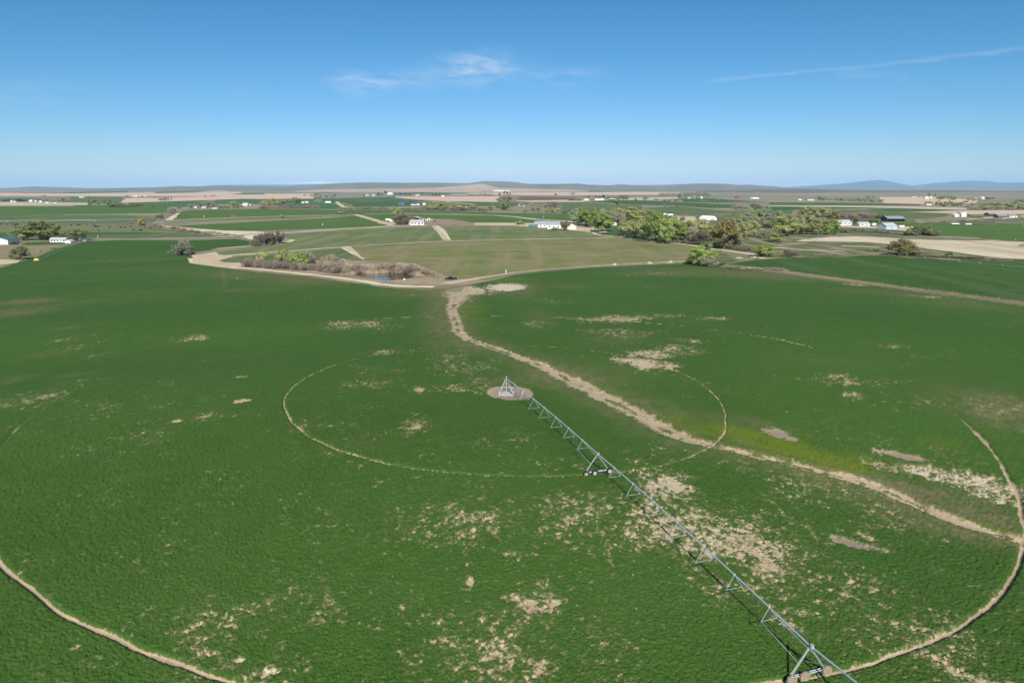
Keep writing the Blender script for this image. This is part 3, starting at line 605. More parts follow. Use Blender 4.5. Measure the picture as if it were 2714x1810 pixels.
    a = me.attributes.new('soil', 'FLOAT', 'POINT'); a.data.foreach_set('value', soil.reshape(-1)[used].astype(np.float32))
    a = me.attributes.new('tint', 'FLOAT_COLOR', 'POINT'); a.data.foreach_set('color', tint[used].astype(np.float32).ravel())
    return tag(link('alfalfa_field', me), kind='structure')
build_alfalfa()

# ------------------------------------------------------------------ hills and mountains
def ridge(name, D, pts, cols, seed, back=1.2, front=.78, rough=.06, snow=None, base=-4.0, scale=None):
    xs = np.arange(pts[0][0], pts[-1][0] + .1, 3.0); ys = np.interp(xs, [p[0] for p in pts], [p[1] for p in pts])
    a = (xs - 1357) / FPX; ee = []
    for px, py in zip(xs, ys): q = sky_ae(px, py); ee.append(q)
    ee = np.array(ee); cx = ee[:, 0]; cz = CH + ee[:, 1] * D
    rows = np.array([front, front + (1 - front) * .25, front + (1 - front) * .45, front + (1 - front) * .62, front + (1 - front) * .76, front + (1 - front) * .88, 1.0, 1 + (back - 1) * .4, back])
    prof = np.array([0, .10, .26, .46, .68, .88, 1.0, .7, 0])
    V = []
    for r_, p_ in zip(rows, prof):
        yy = np.full(len(xs), D * r_); xx = cx * yy if r_ <= 1 else cx * D
        n = fbm(xx, yy, D * .018, 4, seed) - .5
        amp = rough * (cz - base) * (1 if 0 < p_ < 1 else 0)
        zz = base + (cz - base) * p_ + n * amp * 2.2 + (0 if p_ < 1 else (fbm(xx, yy, D * .003, 2, seed + 5) - .5) * rough * (cz - base) * (1.0 if snow or rough > .08 else .4))
        if p_ == 0: zz = np.full(len(xs), base)
        V.append(np.stack([xx, yy, zz], -1))
    V = np.concatenate(V); n = len(xs); i = np.arange(len(rows) - 1)[:, None] * n; j = np.arange(n - 1)[None, :]
    F = np.stack([i + j, i + j + 1, i + n + j + 1, i + n + j], -1).reshape(-1, 4)
    b = NB(name + '_ground'); s = 9.0 / D
    n1 = b.noise(s * 2.2, 6, .62, b.vec((1, .5, 2.2))); n2 = b.noise(s * 11, 5, .65, b.vec((1, .6, 1.5)))
    c = b.mix(b.ramp(n1, .38, .62), cols[0], cols[1]); c = b.mix(b.math('MULTIPLY', b.ramp(n2, .5, .75), .7), c, cols[2])
    if snow:
        z = b.n('ShaderNodeSeparateXYZ'); b.put(b.pos(), z.inputs[0])
        c = b.mix(b.ramp(b.math('ADD', z.outputs[2], b.math('MULTIPLY', n2, snow[1])), snow[0], snow[0] + snow[1] * .5), c, (.85, .87, .9))
    b.pbr(c, .95, 0, .03)
    return tag(link(name, np_mesh(name, V, F, [b.m], True)), kind='structure')
SAGE = ((.15, .15, .095), (.21, .185, .13), (.115, .125, .075)); PURP = ((.17, .14, .115), (.22, .175, .14), (.13, .13, .085)); DARK = ((.1, .105, .085), (.14, .135, .11), (.085, .095, .07))
ridge('snowy_mountain_range', 40000, [(520,496),(560,491),(600,490.5),(650,488),(690,489),(720,486),(760,486),(800,484.5),(830,483),(850,481.5),(865,482.5),(900,487),(960,492),(1010,496)], DARK, 2, snow=(300, 260))
ridge('mountain', 30000, [(2040,501),(2100,498.5),(2150,496),(2180,493),(2205,489),(2222,487.6),(2238,487.6),(2252,492.5),(2265,489),(2285,484),(2305,480),(2330,477.6),(2348,479),(2365,483),(2385,487),(2402,490),(2430,495),(2475,494),(2500,490),(2520,486),(2545,482.5),(2568,479),(2590,479.5),(2618,480),(2640,484),(2680,485),(2714,484),(2760,482),(2850,486),(2950,492),(3100,500)], DARK, 4, rough=.1)
ridge('hill', 15000, [(-420,498),(-60,498.5),(0,499),(40,498),(75,495),(90,494.8),(120,497.5),(160,499),(220,500.5),(300,501),(420,500),(480,502)], PURP, 6)
ridge('hill', 12500, [(1560,500),(1600,494),(1640,489),(1680,491),(1730,491),(1780,490),(1840,487),(1880,487),(1930,488),(1955,491),(1985,489.5),(2010,492),(2050,494.5),(2080,497),(2120,499),(2200,501),(2330,504)], PURP, 8)
ridge('hill', 11000, [(180,504),(250,500.5),(330,498.5),(400,497),(470,494),(520,494.5),(560,493),(590,491.5),(620,493),(680,494),(760,494),(820,491),(880,487),(945,484.5),(1000,484),(1080,485),(1140,484.5),(1185,485),(1240,486),(1265,483),(1280,480.5),(1330,481),(1365,483),(1400,488),(1480,488),(1530,487),(1560,490),(1630,492),(1720,496),(1800,502)], SAGE, 10)
ridge('tan_hillside', 8200, [(780,507),(850,502.5),(1000,500.5),(1080,500),(1150,498),(1200,494.5),(1240,491),(1265,488),(1282,488),(1300,493),(1320,498),(1400,500.5),(1500,503),(1560,506)], ((.4, .29, .21), (.45, .34, .25), (.3, .24, .16)), 12, rough=.04)
ridge('low_ridge', 8000, [(1850,507),(1900,505.5),(2040,502.5),(2120,501.5),(2200,504),(2300,506.5),(2340,505.5),(2380,507),(2440,505.6),(2460,505),(2560,505.6),(2640,506.6),(2714,507),(2950,507)], ((.12, .125, .08), (.17, .16, .11), (.1, .11, .07)), 14, rough=.05, front=.6)

# ------------------------------------------------------------------ trees
def quads(c, nrm_rng, size, n, asp=1.6, up=0.0, flat=None):
    u = nrm_rng.normal(size=(n, 3)); u /= np.linalg.norm(u, axis=1)[:, None]
    if flat is not None:
        w = flat + nrm_rng.normal(size=(n, 3)) * .42 + (0, 0, .25); u = np.cross(w, u); u /= np.linalg.norm(u, axis=1)[:, None] + 1e-9
        v = np.cross(w, u); v /= np.linalg.norm(v, axis=1)[:, None] + 1e-9; s = size * nrm_rng.uniform(.55, 1.4, (n, 1)); a, b2 = u * s * .5 * asp, v * s * .5
        return np.stack([c - a, c - a * .1 + b2, c + a, c + a * .05 - b2], 1).reshape(-1, 3)
    t = nrm_rng.normal(size=(n, 3)); t[:, 2] += up; v = np.cross(u, t); v /= np.linalg.norm(v, axis=1)[:, None] + 1e-9; u = np.cross(v, u)
    u /= np.linalg.norm(u, axis=1)[:, None] + 1e-9
    s = size * nrm_rng.uniform(.55, 1.4, (n, 1))
    a, b2 = u * s * .5 * asp, v * s * .5
    return np.stack([c - a, c - a * .1 + b2, c + a, c + a * .05 - b2], 1).reshape(-1, 3)
def twigs(p0, d, ln, wd, g):
    n = len(p0); s = np.cross(d, g.normal(size=(n, 3))); s /= np.linalg.norm(s, axis=1)[:, None] + 1e-9
    w = wd * g.uniform(.6, 1.4, (n, 1)); p1 = p0 + d * ln[:, None]
    return np.stack([p0 - s * w, p0 + s * w, p1 + s * w * .25, p1 - s * w * .25], 1).reshape(-1, 3)
def clumps(g, n, shape):
    d = g.normal(size=(n, 3)); d /= np.linalg.norm(d, axis=1)[:, None]; r = g.uniform(.12, 1, (n, 1)) ** .42
    p = d * r
    if shape == 'round': c = p * (.40, .40, .43) + (0, 0, .54)
    elif shape == 'bush': c = np.abs(p) * (1, 1, 1) * np.sign(p * (1, 1, 0) + (0, 0, 1)) * (.40, .40, .72) + (0, 0, .12)
    elif shape == 'full': c = p * (.40, .40, .44) + (0, 0, .5)
    elif shape == 'poplar': c = p * (.34, .34, .42) + (0, 0, .56)
    elif shape == 'cone':
        z = g.uniform(.08, .97, n) ; a = g.uniform(0, 6.283, n); rr = .42 * (1 - z) * g.uniform(.5, 1, n); c = np.stack([rr * np.cos(a), rr * np.sin(a), z], 1)
    else: c = p * (.40, .40, .45) + (0, 0, .53)
    return c
KINDS = {'leafy_tree': ('full', 'leaf_spring', 'bark', 105, 54, .1, .032, 5, 'bark'),  # shape, leaf material, twig material, leaves per clump, clumps, clump radius, leaf size, twigs per clump, bark
 'spring_tree': ('round', 'leaf_spring', 'bark', 85, 44, .085, .034, 6, 'bark'), 'green_tree': ('tall', 'leaf_green', 'bark', 100, 44, .085, .034, 3, 'bark'),
 'willow_tree': ('round', 'leaf_yellow', 'twig_brown', 80, 44, .085, .032, 9, 'bark'), 'olive_tree': ('round', 'leaf_olive', 'bark', 62, 30, .085, .034, 16, 'bark'),
 'budding_tree': ('tall', 'leaf_orange', 'twig_brown', 70, 36, .085, .032, 26, 'bark'), 'silver_tree': ('round', 'leaf_silver', 'twig_grey', 80, 40, .085, .032, 10, 'bark_pale'),
 'grey_tree': ('round', 'leaf_grey', 'twig_grey', 75, 30, .09, .032, 20, 'bark'), 'bare_tree': ('round', None, 'twig_grey', 0, 34, .09, .03, 75, 'bark_pale'),
 'brown_tree': ('round', None, 'twig_brown', 0, 34, .09, .03, 85, 'bark'), 'conifer': ('cone', 'leaf_dark', 'bark', 60, 34, .06, .05, 0, 'bark'),
 'poplar': ('poplar', 'leaf_grey', 'twig_brown', 40, 26, .085, .04, 22, 'bark'), 'leafy_poplar': ('poplar', 'leaf_spring', 'bark', 70, 30, .085, .035, 6, 'bark'),
 'bush': ('bush', 'leaf_bush', 'twig_brown', 70, 26, .12, .05, 12, 'bark'), 'sage_bush': ('bush', 'leaf_sage', 'twig_grey', 60, 30, .12, .045, 24, 'bark'), 'green_bush': ('bush', 'leaf_green', 'bark', 80, 26, .12, .05, 4, 'bark'),
 'yellow_bush': ('bush', 'leaf_yellow', 'twig_tan', 70, 26, .12, .05, 14, 'bark'), 'brown_shrub': ('bush', None, 'twig_brown', 0, 28, .13, .05, 80, 'bark'),
 'purple_shrub': ('bush', None, 'twig_purple', 0, 28, .13, .05, 80, 'bark'), 'tan_shrub': ('bush', None, 'twig_tan', 0, 28, .13, .05, 70, 'bark'), 'bare_shrub': ('bush', 'leaf_grey', 'twig_grey', 16, 28, .13, .05, 70, 'bark_pale')}
PROTO = {}
def proto(kind, var, low):
    key = (kind, var, low)
    if key in PROTO: return PROTO[key]
    shape, lm, tm, nl, nc, cr, ls, nt, bk = KINDS[kind]
    g = np.random.default_rng(abs(hash(kind)) % 1000 * 0 + sum(map(ord, kind)) * 7 + var * 101)
    if low: nc = max(12, nc // 2); nl = nl // 3; nt = nt // 2; ls *= 2.1; cr *= 1.25
    c = clumps(g, nc, shape); c[:, :2] *= 1 + g.uniform(-.18, .18)
    lean = g.normal(size=2) * .05; c[:, :2] += lean * c[:, 2:3]
    c[:, 2] = np.clip(c[:, 2], .06, .98)
    V, Q, MI = [], [], []
    if nl:
        ctr = np.repeat(c, nl, 0); o = g.normal(size=(len(ctr), 3)); o /= np.linalg.norm(o, axis=1)[:, None]; o *= cr * g.uniform(.35, 1.25, (len(ctr), 1))
        if shape == 'cone': o[:, 2] *= .5
        od = o / (np.linalg.norm(o, axis=1)[:, None] + 1e-9); cc = ctr - (0, 0, .45); cc = cc / (np.linalg.norm(cc, axis=1)[:, None] + 1e-9); V.append(quads(ctr + o, g, ls, len(ctr), flat=od * .7 + cc * .5)); MI.append(np.zeros(len(ctr), int))
    if nt:
        ctr = np.repeat(c, nt, 0); n = len(ctr)
        root = np.array([0, 0, .02 if shape == 'bush' else .25]); d = ctr - root; d /= np.linalg.norm(d, axis=1)[:, None]
        d = d * .8 + g.normal(size=(n, 3)) * .45 + (0, 0, .25); d /= np.linalg.norm(d, axis=1)[:, None]
        ln = g.uniform(.08, .22, n); p0 = ctr + g.normal(size=(n, 3)) * cr * .55 - d * ln[:, None] * .6
        p0[:, 2] = np.clip(p0[:, 2], .01, 2)
        V.append(twigs(p0, d, ln, (.0055 if not low else .011) * (1.5 if nl == 0 else 1), g)); MI.append(np.ones(n, int) if nl else np.zeros(n, int))
    V = np.concatenate(V); MI = np.concatenate(MI); V[:, 2] = np.maximum(V[:, 2], .0)
    zt = V[:, 2].max(); V[:, 2] /= zt
    wd = np.percentile(np.abs(V[:, :2]), 97) * 2; V[:, :2] /= wd         # unit width and height
    Fq = np.arange(len(V)).reshape(-1, 4)
    mats = ([lm] if nl else []) + ([tm] if nt else [])
    t = MB(); k = 5 if not low else 4; r0 = .028 if shape not in ('bush',) else .014
    fork = np.array([lean[0] * .3, lean[1] * .3, .34 if shape in ('round', 'tall') else .5 if shape in ('poplar', 'cone') else .1])
    t.cyl((0, 0, -.03), fork, r0 * 1.25 / wd, r0 * .85 / wd, k + 1)
    for q in range(min(nc, 12 if not low else 4)):
        e = c[q].copy(); e[2] /= zt; e[:2] /= wd
        m = (fork + e) / 2 + g.normal(size=3) * .03 + (0, 0, .03)
        t.cyl(fork, m, r0 * .6 / wd, r0 * .36 / wd, k, caps=False); t.cyl(m, e, r0 * .36 / wd, r0 * .12 / wd, k, caps=False)
    if not low:
        cm = np_mesh(kind + '_crown', V, Fq, mats)
        if len(mats) > 1: cm.polygons.foreach_set('material_index', MI.astype(np.int32))
        tm_ = t.mesh(kind + '_trunk', [bk]); PROTO[key] = (tm_, cm)
    else:
        n0 = len(V); VV = np.concatenate([V, np.array(t.v)]); fs = [tuple(f) for f in Fq.tolist()] + [tuple(i + n0 for i in f) for f in t.f]
        me = bpy.data.meshes.new(kind); me.from_pydata(VV.tolist(), [], fs)
        for m in mats + [bk]: me.materials.append(MATS[m])
        me.polygons.foreach_set('material_index', np.concatenate([MI, np.full(len(t.f), len(mats))]).astype(np.int32)); me.update()
        PROTO[key] = (me,)
    return PROTO[key]
ORD = ['first', 'second', 'third', 'fourth', 'fifth', 'sixth', 'seventh', 'eighth', 'ninth', 'tenth', 'eleventh', 'twelfth', 'thirteenth', 'fourteenth', 'fifteenth', 'sixteenth']
SHRUB = {'bush', 'sage_bush', 'green_bush', 'yellow_bush', 'brown_shrub', 'purple_shrub', 'tan_shrub', 'bare_shrub'}
def tree(kind, px, py, h, w, label, group=None, low=None):
    x, y, z = P(px, py); m = MP(px, py); H = h * m; Wd = w * m * (1.3 if kind in SHRUB else 1.22)
    low = (h < 17) if low is None else low
    var = random.randrange(2 if low else 3); pr = proto(kind, var, low)
    nm = kind if kind not in ('bush',) else 'bush'
    cat = 'shrub' if kind in SHRUB else 'tree'
    if low: o = link(nm, pr[0])
    else:
        o = empty(nm); link('trunk', pr[0], o); link('crown', pr[1], o)
    o.location = (x, y, z - .05); o.rotation_euler = (0, 0, random.uniform(0, 6.28)); o.scale = (Wd, Wd, H)
    return tag(o, label, cat, group)
def row(kind, phrase, where, group, pts, shared=False):
    """trees of one kind that stand together; pts = (x, ground y, height, width) in photo pixels"""
    pts = sorted(pts); n = len(pts)
    for i, p in enumerate(pts):
        lab = f'{phrase} {where}' if (n == 1 or shared) else f'{phrase}, {ORD[i] if i < 16 else "last"} from the left {where}'
        tree(kind, *p, lab, group)

T = tree
# by the left farmyard
T('olive_tree', 70, 637, 42, 58, 'wide drooping olive tree beside the dark car and white shed')
T('olive_tree', 108, 637, 55, 55, 'tallest olive tree of the farmyard clump, with forked dark trunk')
T('green_tree', 133, 634, 46, 44, 'darker green tree right behind the white mobile home')
T('olive_tree', 198, 639, 36, 56, 'round olive tree overhanging the two small white sheds')
T('green_bush', 172, 634, 20, 16, 'small dark bush showing behind the end of the mobile home')
T('bush', 57, 688, 38, 36, 'lone round olive bush at the corner of the dry yard')
row('bush', 'tiny bush', 'on the slanting yard fence line', 'bushes on the yard fence', [(136,662,5,5), (145,660,5,5), (108,668,4,4)])
# the canal bend and the thicket
T('sage_bush', 484, 677, 37, 40, 'big grey-green willow bush on the pale canal bend')
T('bare_tree', 494, 674, 46, 22, 'white-limbed bare tree rising out of the willow bush at the canal bend')
row('brown_tree', 'bare brown thicket tree', 'beside the dirt ramp', 'brown thicket trees', [(690,651,34,26), (708,650,37,26), (726,648,36,26), (743,646,33,24)])
T('brown_shrub', 676, 652, 22, 20, 'low brown shrub at the front corner of the thicket')
# round the pond
T('willow_tree', 694, 700, 36, 26, 'thin pale willow at the left end of the pond shrubs')
T('willow_tree', 746, 700, 44, 28, 'tall thin willow with a yellow-green top above the pond shrubs')
T('spring_tree', 793, 709, 44, 44, 'bright yellow-green tree standing in the middle of the pond shrubs')
T('green_tree', 806, 708, 42, 26, 'fresh green tree touching the bright yellow-green one')
T('bare_tree', 822, 702, 38, 30, 'pale bare tree behind the bright green pond trees')
T('tan_shrub', 872, 702, 32, 42, 'large straw-coloured willow bush behind the pond')
T('tan_shrub', 912, 704, 22, 26, 'smaller straw-coloured bush behind the reeds')
row('purple_shrub', 'bare purplish shrub', 'along the canal road', 'purplish shrubs by the canal road', [(664,707,26,30), (690,708,30,30), (716,711,24,28), (742,712,26,28), (766,713,23,26), (786,716,26,26), (808,717,25,26), (828,716,22,24), (846,715,18,22)])
row('tan_shrub', 'dense tan willow bush', 'on the far pond bank', 'tan willows behind the pond', [(876,722,36,34), (924,724,33,34), (974,722,26,32), (1018,719,26,32), (1068,725,32,34), (1112,728,26,34)])
row('purple_shrub', 'brown-grey bush', 'between the tan pond willows', 'brown willows behind the pond', [(858,720,28,28), (900,724,33,32), (948,724,29,32), (1044,723,30,32), (1090,727,30,32), (1132,731,16,30)])
# left canal shrubs
row('purple_shrub', 'low purplish shrub', 'along the cattle pasture canal', 'low shrubs along the left canal', [(352,594,7,16), (366,595,9,14), (386,597,11,16), (398,599,13,16), (412,602,11,16), (428,604,9,16), (462,608,11,22), (484,612,11,22), (505,615,10,22), (526,618,9,20)])
row('bare_shrub', 'low grey-green shrub', 'on the canal bank by the road', 'grey shrubs on the canal bank', [(545,620,8,18), (562,621,10,18), (580,623,9,16), (600,625,8,18), (620,625.5,6,16), (640,627,6,14)])
T('yellow_bush', 378, 598, 22, 16, 'small yellowish tree among the purple canal shrubs')
T('bush', 421, 580, 13, 20, 'rounded olive bush beside the dark canal mound')
T('bare_tree', 458, 572, 24, 18, 'grey bare tree where the far canal turns')
T('bare_shrub', 622, 577, 8, 12, 'grey bush on the pale lane between the long green fields')
T('bare_shrub', 752, 575.5, 7, 16, 'flat grey shrub on the same lane nearer the dirt ramp')
T('bare_shrub', 593, 580, 5, 4, 'tiny dark stump of a shrub left of the grey lane bush')
T('green_bush', 903, 569, 15, 14, 'round dark-green tree left of the top of the dirt ramp')
T('bush', 937, 569, 12, 10, 'small olive tree at the top of the dirt ramp')
T('bush', 956, 568.5, 3, 14, 'dark low bush on the lane behind the dirt ramp')
# the central farm
T('leafy_poplar', 1051, 590, 47, 25, 'tall bright-green tree standing over the central farm')
T('brown_tree', 1064, 597, 35, 38, 'bare brown tree with a pale trunk in front of the central farmhouse')
T('brown_tree', 1082, 594, 24, 20, 'smaller bare brown tree against the central farmhouse wall')
T('green_bush', 1378, 596, 14, 16, 'small round dark tree left of the long white house')
T('brown_tree', 1496, 611, 27, 20, 'rust-brown tree between the white house and the cream shed')
T('brown_shrub', 1472, 610, 8, 20, 'dark shrub at the foot of the long white house')
# the wood on the right
T('silver_tree', 1530, 592, 40, 32, 'silvery grey willow at the left edge of the wood')
T('green_tree', 1552, 598, 50, 36, 'dark fresh-green tree next to the silvery willow')
T('green_tree', 1574, 602, 54, 34, 'second tall green tree of the left clump, behind the track bend')
T('green_tree', 1594, 614, 50, 42, 'rounded green tree in front of the left clump by the track')
T('bare_tree', 1584, 592, 40, 28, 'grey leafless crown poking between the green trees of the left clump')
T('willow_tree', 1612, 592, 40, 36, 'pale yellow tree behind the rounded green tree')
T('silver_tree', 1628, 597, 40, 26, 'pale silvery tree just behind the little white house')
T('bare_tree', 1646, 596, 36, 22, 'grey bare tree right of the little white house')
row('willow_tree', 'yellow-green crown', 'in the back row of the wood', 'back row of yellow-green trees', [(1640,584,34,34), (1664,588,42,44), (1690,590,34,36), (1712,588,36,36), (1600,584,30,30)])
row('willow_tree', 'yellow-green tree', 'in the front row above the meadow track', 'front row of yellow-green trees', [(1656,625,44,34), (1682,632,56,44), (1708,636,52,40)])
T('green_tree', 1738, 640, 84, 52, 'tallest and darkest green tree in the middle of the wood')
T('spring_tree', 1764, 642, 74, 50, 'broad light-green tree leaning on the tallest one')
T('green_tree', 1800, 637, 64, 46, 'rounded green tree at the right of the tall clump')
T('spring_tree', 1757, 646, 42, 34, 'short light-green tree at the front foot of the tall clump')
T('spring_tree', 1822, 640, 34, 22, 'slim bright-green sapling below the rounded green tree')
T('willow_tree', 1850, 640, 62, 36, 'slender yellow-green tree left of the rusty tree')
T('grey_tree', 1832, 645, 44, 28, 'grey-green thin tree at the gap in the front of the wood')
T('brown_tree', 1858, 650, 46, 34, 'dark bare tree left of the rusty tree')
T('willow_tree', 1878, 640, 54, 28, 'pale yellow tree touching the rusty tree')
T('budding_tree', 1918, 659, 84, 60, 'great rusty-olive tree just budding, at the right end of the wood')
T('olive_tree', 1892, 652, 44, 34, 'olive tree under the left side of the rusty tree')
T('olive_tree', 1946, 657, 56, 34, 'olive-brown tree under the right side of the rusty tree')
T('bare_tree', 1960, 655, 34, 18, 'thin leafless tree standing alone beyond the rusty tree')
row('brown_shrub', 'dark brown hedge shrub', 'along the track beyond the rusty tree', 'brown hedge by the track', [(1938,661,14,26), (1960,664,14,26), (1982,667,14,26), (2004,669,13,24)])
row('brown_shrub', 'low brown underbrush', 'at the foot of the tall clump', 'underbrush at the foot of the wood', [(1690,639,6,20), (1712,641,6,20), (1785,644,9,26), (1812,646,11,26), (1834,649,13,26), (1640,628,5,20), (1600,622,6,22), (1575,617,6,18)])
T('willow_tree', 1972, 636, 44, 40, 'yellow-green round tree standing on the lawn behind the rusty tree')
T('willow_tree', 2000, 628, 44, 46, 'broad yellow-green tree with one dark trunk on the lawn')
T('bare_shrub', 2022, 631, 24, 36, 'low grey tree overhanging the lawn right of the yellow-green one')
T('willow_tree', 2052, 642, 26, 34, 'small orange-tinted tree with pale stems at the lawn edge')
T('willow_tree', 2076, 626, 58, 54, 'very broad pale willow in the middle of the right wood')
T('spring_tree', 2114, 622, 40, 34, 'bright spring-green tree left of the hidden house')
T('bare_tree', 2096, 620, 24, 24, 'small grey bare tree below the broad pale willow')
T('bare_tree', 2136, 621, 24, 30, 'small grey bare trees in front of the hidden house')
T('olive_tree', 2154, 622, 36, 32, 'olive tree with dark trunk below the hidden house')
T('willow_tree', 2178, 612, 36, 30, 'pale tree right of the hidden house')
T('green_tree', 2200, 623, 44, 36, 'dark-green tree with a black trunk left of the white ranch house')
T('budding_tree', 2207, 597, 42, 28, 'tall brownish-green tree behind the white ranch house')
T('bush', 2240, 618, 12, 18, 'small bush in the grass below the white ranch house')
row('silver_tree', 'grey-green tree', 'in the deep middle of the wood', 'grey-green trees deep in the wood', [(1945,602,30,30), (1965,606,34,34), (1990,598,38,36), (2018,590,40,40), (2040,600,38,36), (2060,590,34,30), (2020,606,30,36), (2050,606,36,34), (2080,592,24,26), (2096,588,20,24)])
row('spring_tree', 'light-green tree', 'behind the grey middle of the wood', 'light-green trees in the middle of the wood', [(1936,596,22,26), (1960,590,22,28), (2012,584,28,40), (2034,580,22,30), (1980,610,26,30)])
row('willow_tree', 'yellow-green tree', 'at the back of the right wood', 'yellow-green cluster behind the right wood', [(2126,573,20,26), (2148,574,28,34), (2168,576,28,36), (2188,574,24,26), (2136,592,24,30), (2120,578,16,24)])
row('bare_tree', 'leafless tree', 'behind the white ranch house', 'leafless trees behind the ranch house', [(2196,582,22,24), (2232,583,22,24), (2250,582,20,24), (2264,580,18,20), (2290,580,20,26), (2306,580,16,22), (2118,590,22,22)])
T('budding_tree', 2270, 594, 26, 14, 'narrow rust-coloured tree between the ranch house and the white shop')
row('bush', 'green bush', 'behind the white shop and the open barn', 'bushes behind the white shop', [(2242,588,12,24), (2292,592,9,20), (2316,590,9,26), (2334,580,16,24), (2352,577,12,18)])
# single trees in the foreground of the right side
T('leafy_tree', 1862, 704, 62, 58, 'big round light-green tree alone at the corner of the alfalfa circle')
T('bare_shrub', 1878, 706, 34, 36, 'grey bare bush leaning against the big round corner tree')
T('green_bush', 1834, 701, 26, 26, 'dark leafy bush at the left foot of the big corner tree')
T('bush', 1905, 704, 22, 26, 'thin green bush at the right foot of the big corner tree')
T('spring_tree', 2030, 681, 34, 48, 'low spreading green tree at the right end of the pale track')
T('brown_shrub', 2024, 681, 9, 24, 'dark dead brush under the low spreading tree')
T('brown_shrub', 2098, 680, 22, 34, 'brownish bare bush on the edge of the right green field')
T('bush', 2086, 681, 9, 26, 'green undergrowth at the left of the brownish bare bush')
T('budding_tree', 2383, 677, 48, 52, 'large olive-rust bush on the near side of the pale bare field')
T('bush', 2412, 678, 34, 44, 'yellow-green bush joined to the right of the olive-rust one')
T('green_bush', 2324, 667, 12, 14, 'lone green sapling in the rough pasture')
T('green_bush', 2300, 664, 6, 8, 'very small green sapling left of the lone one')
T('green_bush', 2517, 683, 18, 24, 'dark-green bush on the ditch below the pale bare field')
row('brown_shrub', 'low dark bush', 'below the pale bare field', 'low bushes below the pale bare field', [(2350,677,8,30), (2440,681,7,34), (2466,682,7,30), (2495,684,9,28), (2550,685,7,40), (2585,687,8,40), (2640,692,10,20), (2702,694,8,22)])
row('bare_shrub', 'flat grey brush heap', 'along the edge of the right green field', 'grey brush at the right field edge', [(2130,683,5,50), (2190,679,5,60), (2250,676,5,60), (1990,714,7,50), (1945,712,7,42), (2060,716,6,50)])
row('bush', 'yellow-green riverside bush', 'by the gravel piles', 'bushes by the gravel piles', [(2416,625,20,26), (2436,623,28,34), (2458,625,24,28), (2478,625,16,22), (2446,610,14,40)])
T('brown_shrub', 2412, 624, 16, 14, 'dark bare bush at the left of the gravel-pile bushes')
row('purple_shrub', 'low purplish brush', 'below the ranch house yard', 'brush below the ranch yard', [(2232,609,6,26), (2262,611,6,30), (2292,613,6,30), (2322,615,7,30), (2352,618,6,30), (2382,621,6,30)])
# belt in the middle distance
row('willow_tree', 'pale willow', 'in the left grove behind the long fields', 'willows of the left grove', [(700,546,15,18), (714,546,17,20), (728,545,20,22), (742,546,18,20)])
row('grey_tree', 'grey-green tree', 'in the left grove beside the willows', 'grey trees of the left grove', [(756,543,14,14), (766,541,14,14), (800,538,9,12)])
T('green_tree', 785, 540, 17, 20, 'dark-green tree closing the right end of the left grove')
row('purple_shrub', 'lilac-grey shrub', 'in the hedge below the left grove', 'hedge below the left grove', [(694,554,9,18), (708,553,11,18), (722,552,9,18), (738,553,7,18), (756,553,8,18), (772,553,6,16), (788,553,7,16), (806,553,9,16), (820,552,11,16), (836,553,12,16)])
T('yellow_bush', 845, 537, 10, 16, 'yellowish bush left of the far white farmhouse'); T('bush', 882, 537, 9, 10, 'olive tree at the right of the far white farmhouse')
T('spring_tree', 914, 548, 12, 10, 'pale tree of a pair at the bend of the far lane'); T('willow_tree', 926, 552, 13, 14, 'yellowish tree of a pair below the bend of the far lane')
row('purple_shrub', 'lilac-grey shrub', 'in the hedge left of the tall farm tree', 'long hedge left of the farm tree', [(900,555,5,16), (916,555,7,16), (930,556,8,16), (946,555,6,16), (962,556,9,18), (978,556,9,18), (994,556,9,18), (1010,556,9,18), (1024,556,8,16)])
row('purple_shrub', 'lilac-grey shrub', 'in the hedge right of the tall farm tree', 'long hedge right of the farm tree', [(1070,557,9,18), (1086,557,8,18), (1102,557,8,18), (1118,556,9,18), (1132,557,12,20)])
row('willow_tree', 'willow crown', 'in the big mid-distance willow clump', 'big willow clump', [(1146,556,15,22), (1160,555,22,28), (1180,556,20,26), (1198,557,16,24), (1216,557,15,22), (1234,557,15,22), (1248,558,15,20)])
row('brown_shrub', 'dark shrub', 'under the big willow clump', 'shrubs under the big willow clump', [(1156,557,9,18), (1174,558,9,18), (1206,559,9,18), (1224,559,9,18), (1242,559,8,18)])
row('grey_tree', 'grey tree', 'in the grove right of the willow clump', 'grove right of the willow clump', [(1268,560,11,20), (1284,562,10,18), (1300,558,12,16), (1326,536,14,22), (1346,535,18,26), (1362,545,12,20), (1385,547,11,18), (1330,556,9,18)])
row('green_tree', 'dark-green tree', 'in the grove right of the willow clump', 'dark trees right of the willow clump', [(1344,557,22,24), (1304,547,8,6), (1322,552,10,14)])
row('grey_tree', 'grey spreading tree', 'above the long white house', 'grove above the long white house', [(1392,563,10,16), (1412,560,10,14), (1430,562,18,16), (1444,553,16,18), (1458,552,18,20), (1472,552,18,18), (1484,556,14,14), (1500,566,13,20), (1516,566,14,18)])
row('yellow_bush', 'yellow-green bush', 'before the grove above the white house', 'bushes above the long white house', [(1456,564,16,24), (1476,564,13,20), (1410,545,8,14), (1376,545,8,12)])
T('green_tree', 1636, 542, 14, 16, 'single round tree on the far lane before the red barn')
row('bush', 'olive tree', 'around the far red barn', 'trees around the red barn', [(1536,532,6,12), (1524,532,5,14), (1516,532,4,14), (1561,525,6,8), (1580,525,6,8), (1611,529,8,12), (1645,529,13,14), (1658,529,12,14), (1685,532,7,6), (1628,529,6,8)])
T('conifer', 1598, 527, 10, 8, 'dark conifer behind the far red barn'); T('conifer', 1588, 527, 7, 5, 'smaller conifer left of the dark one')
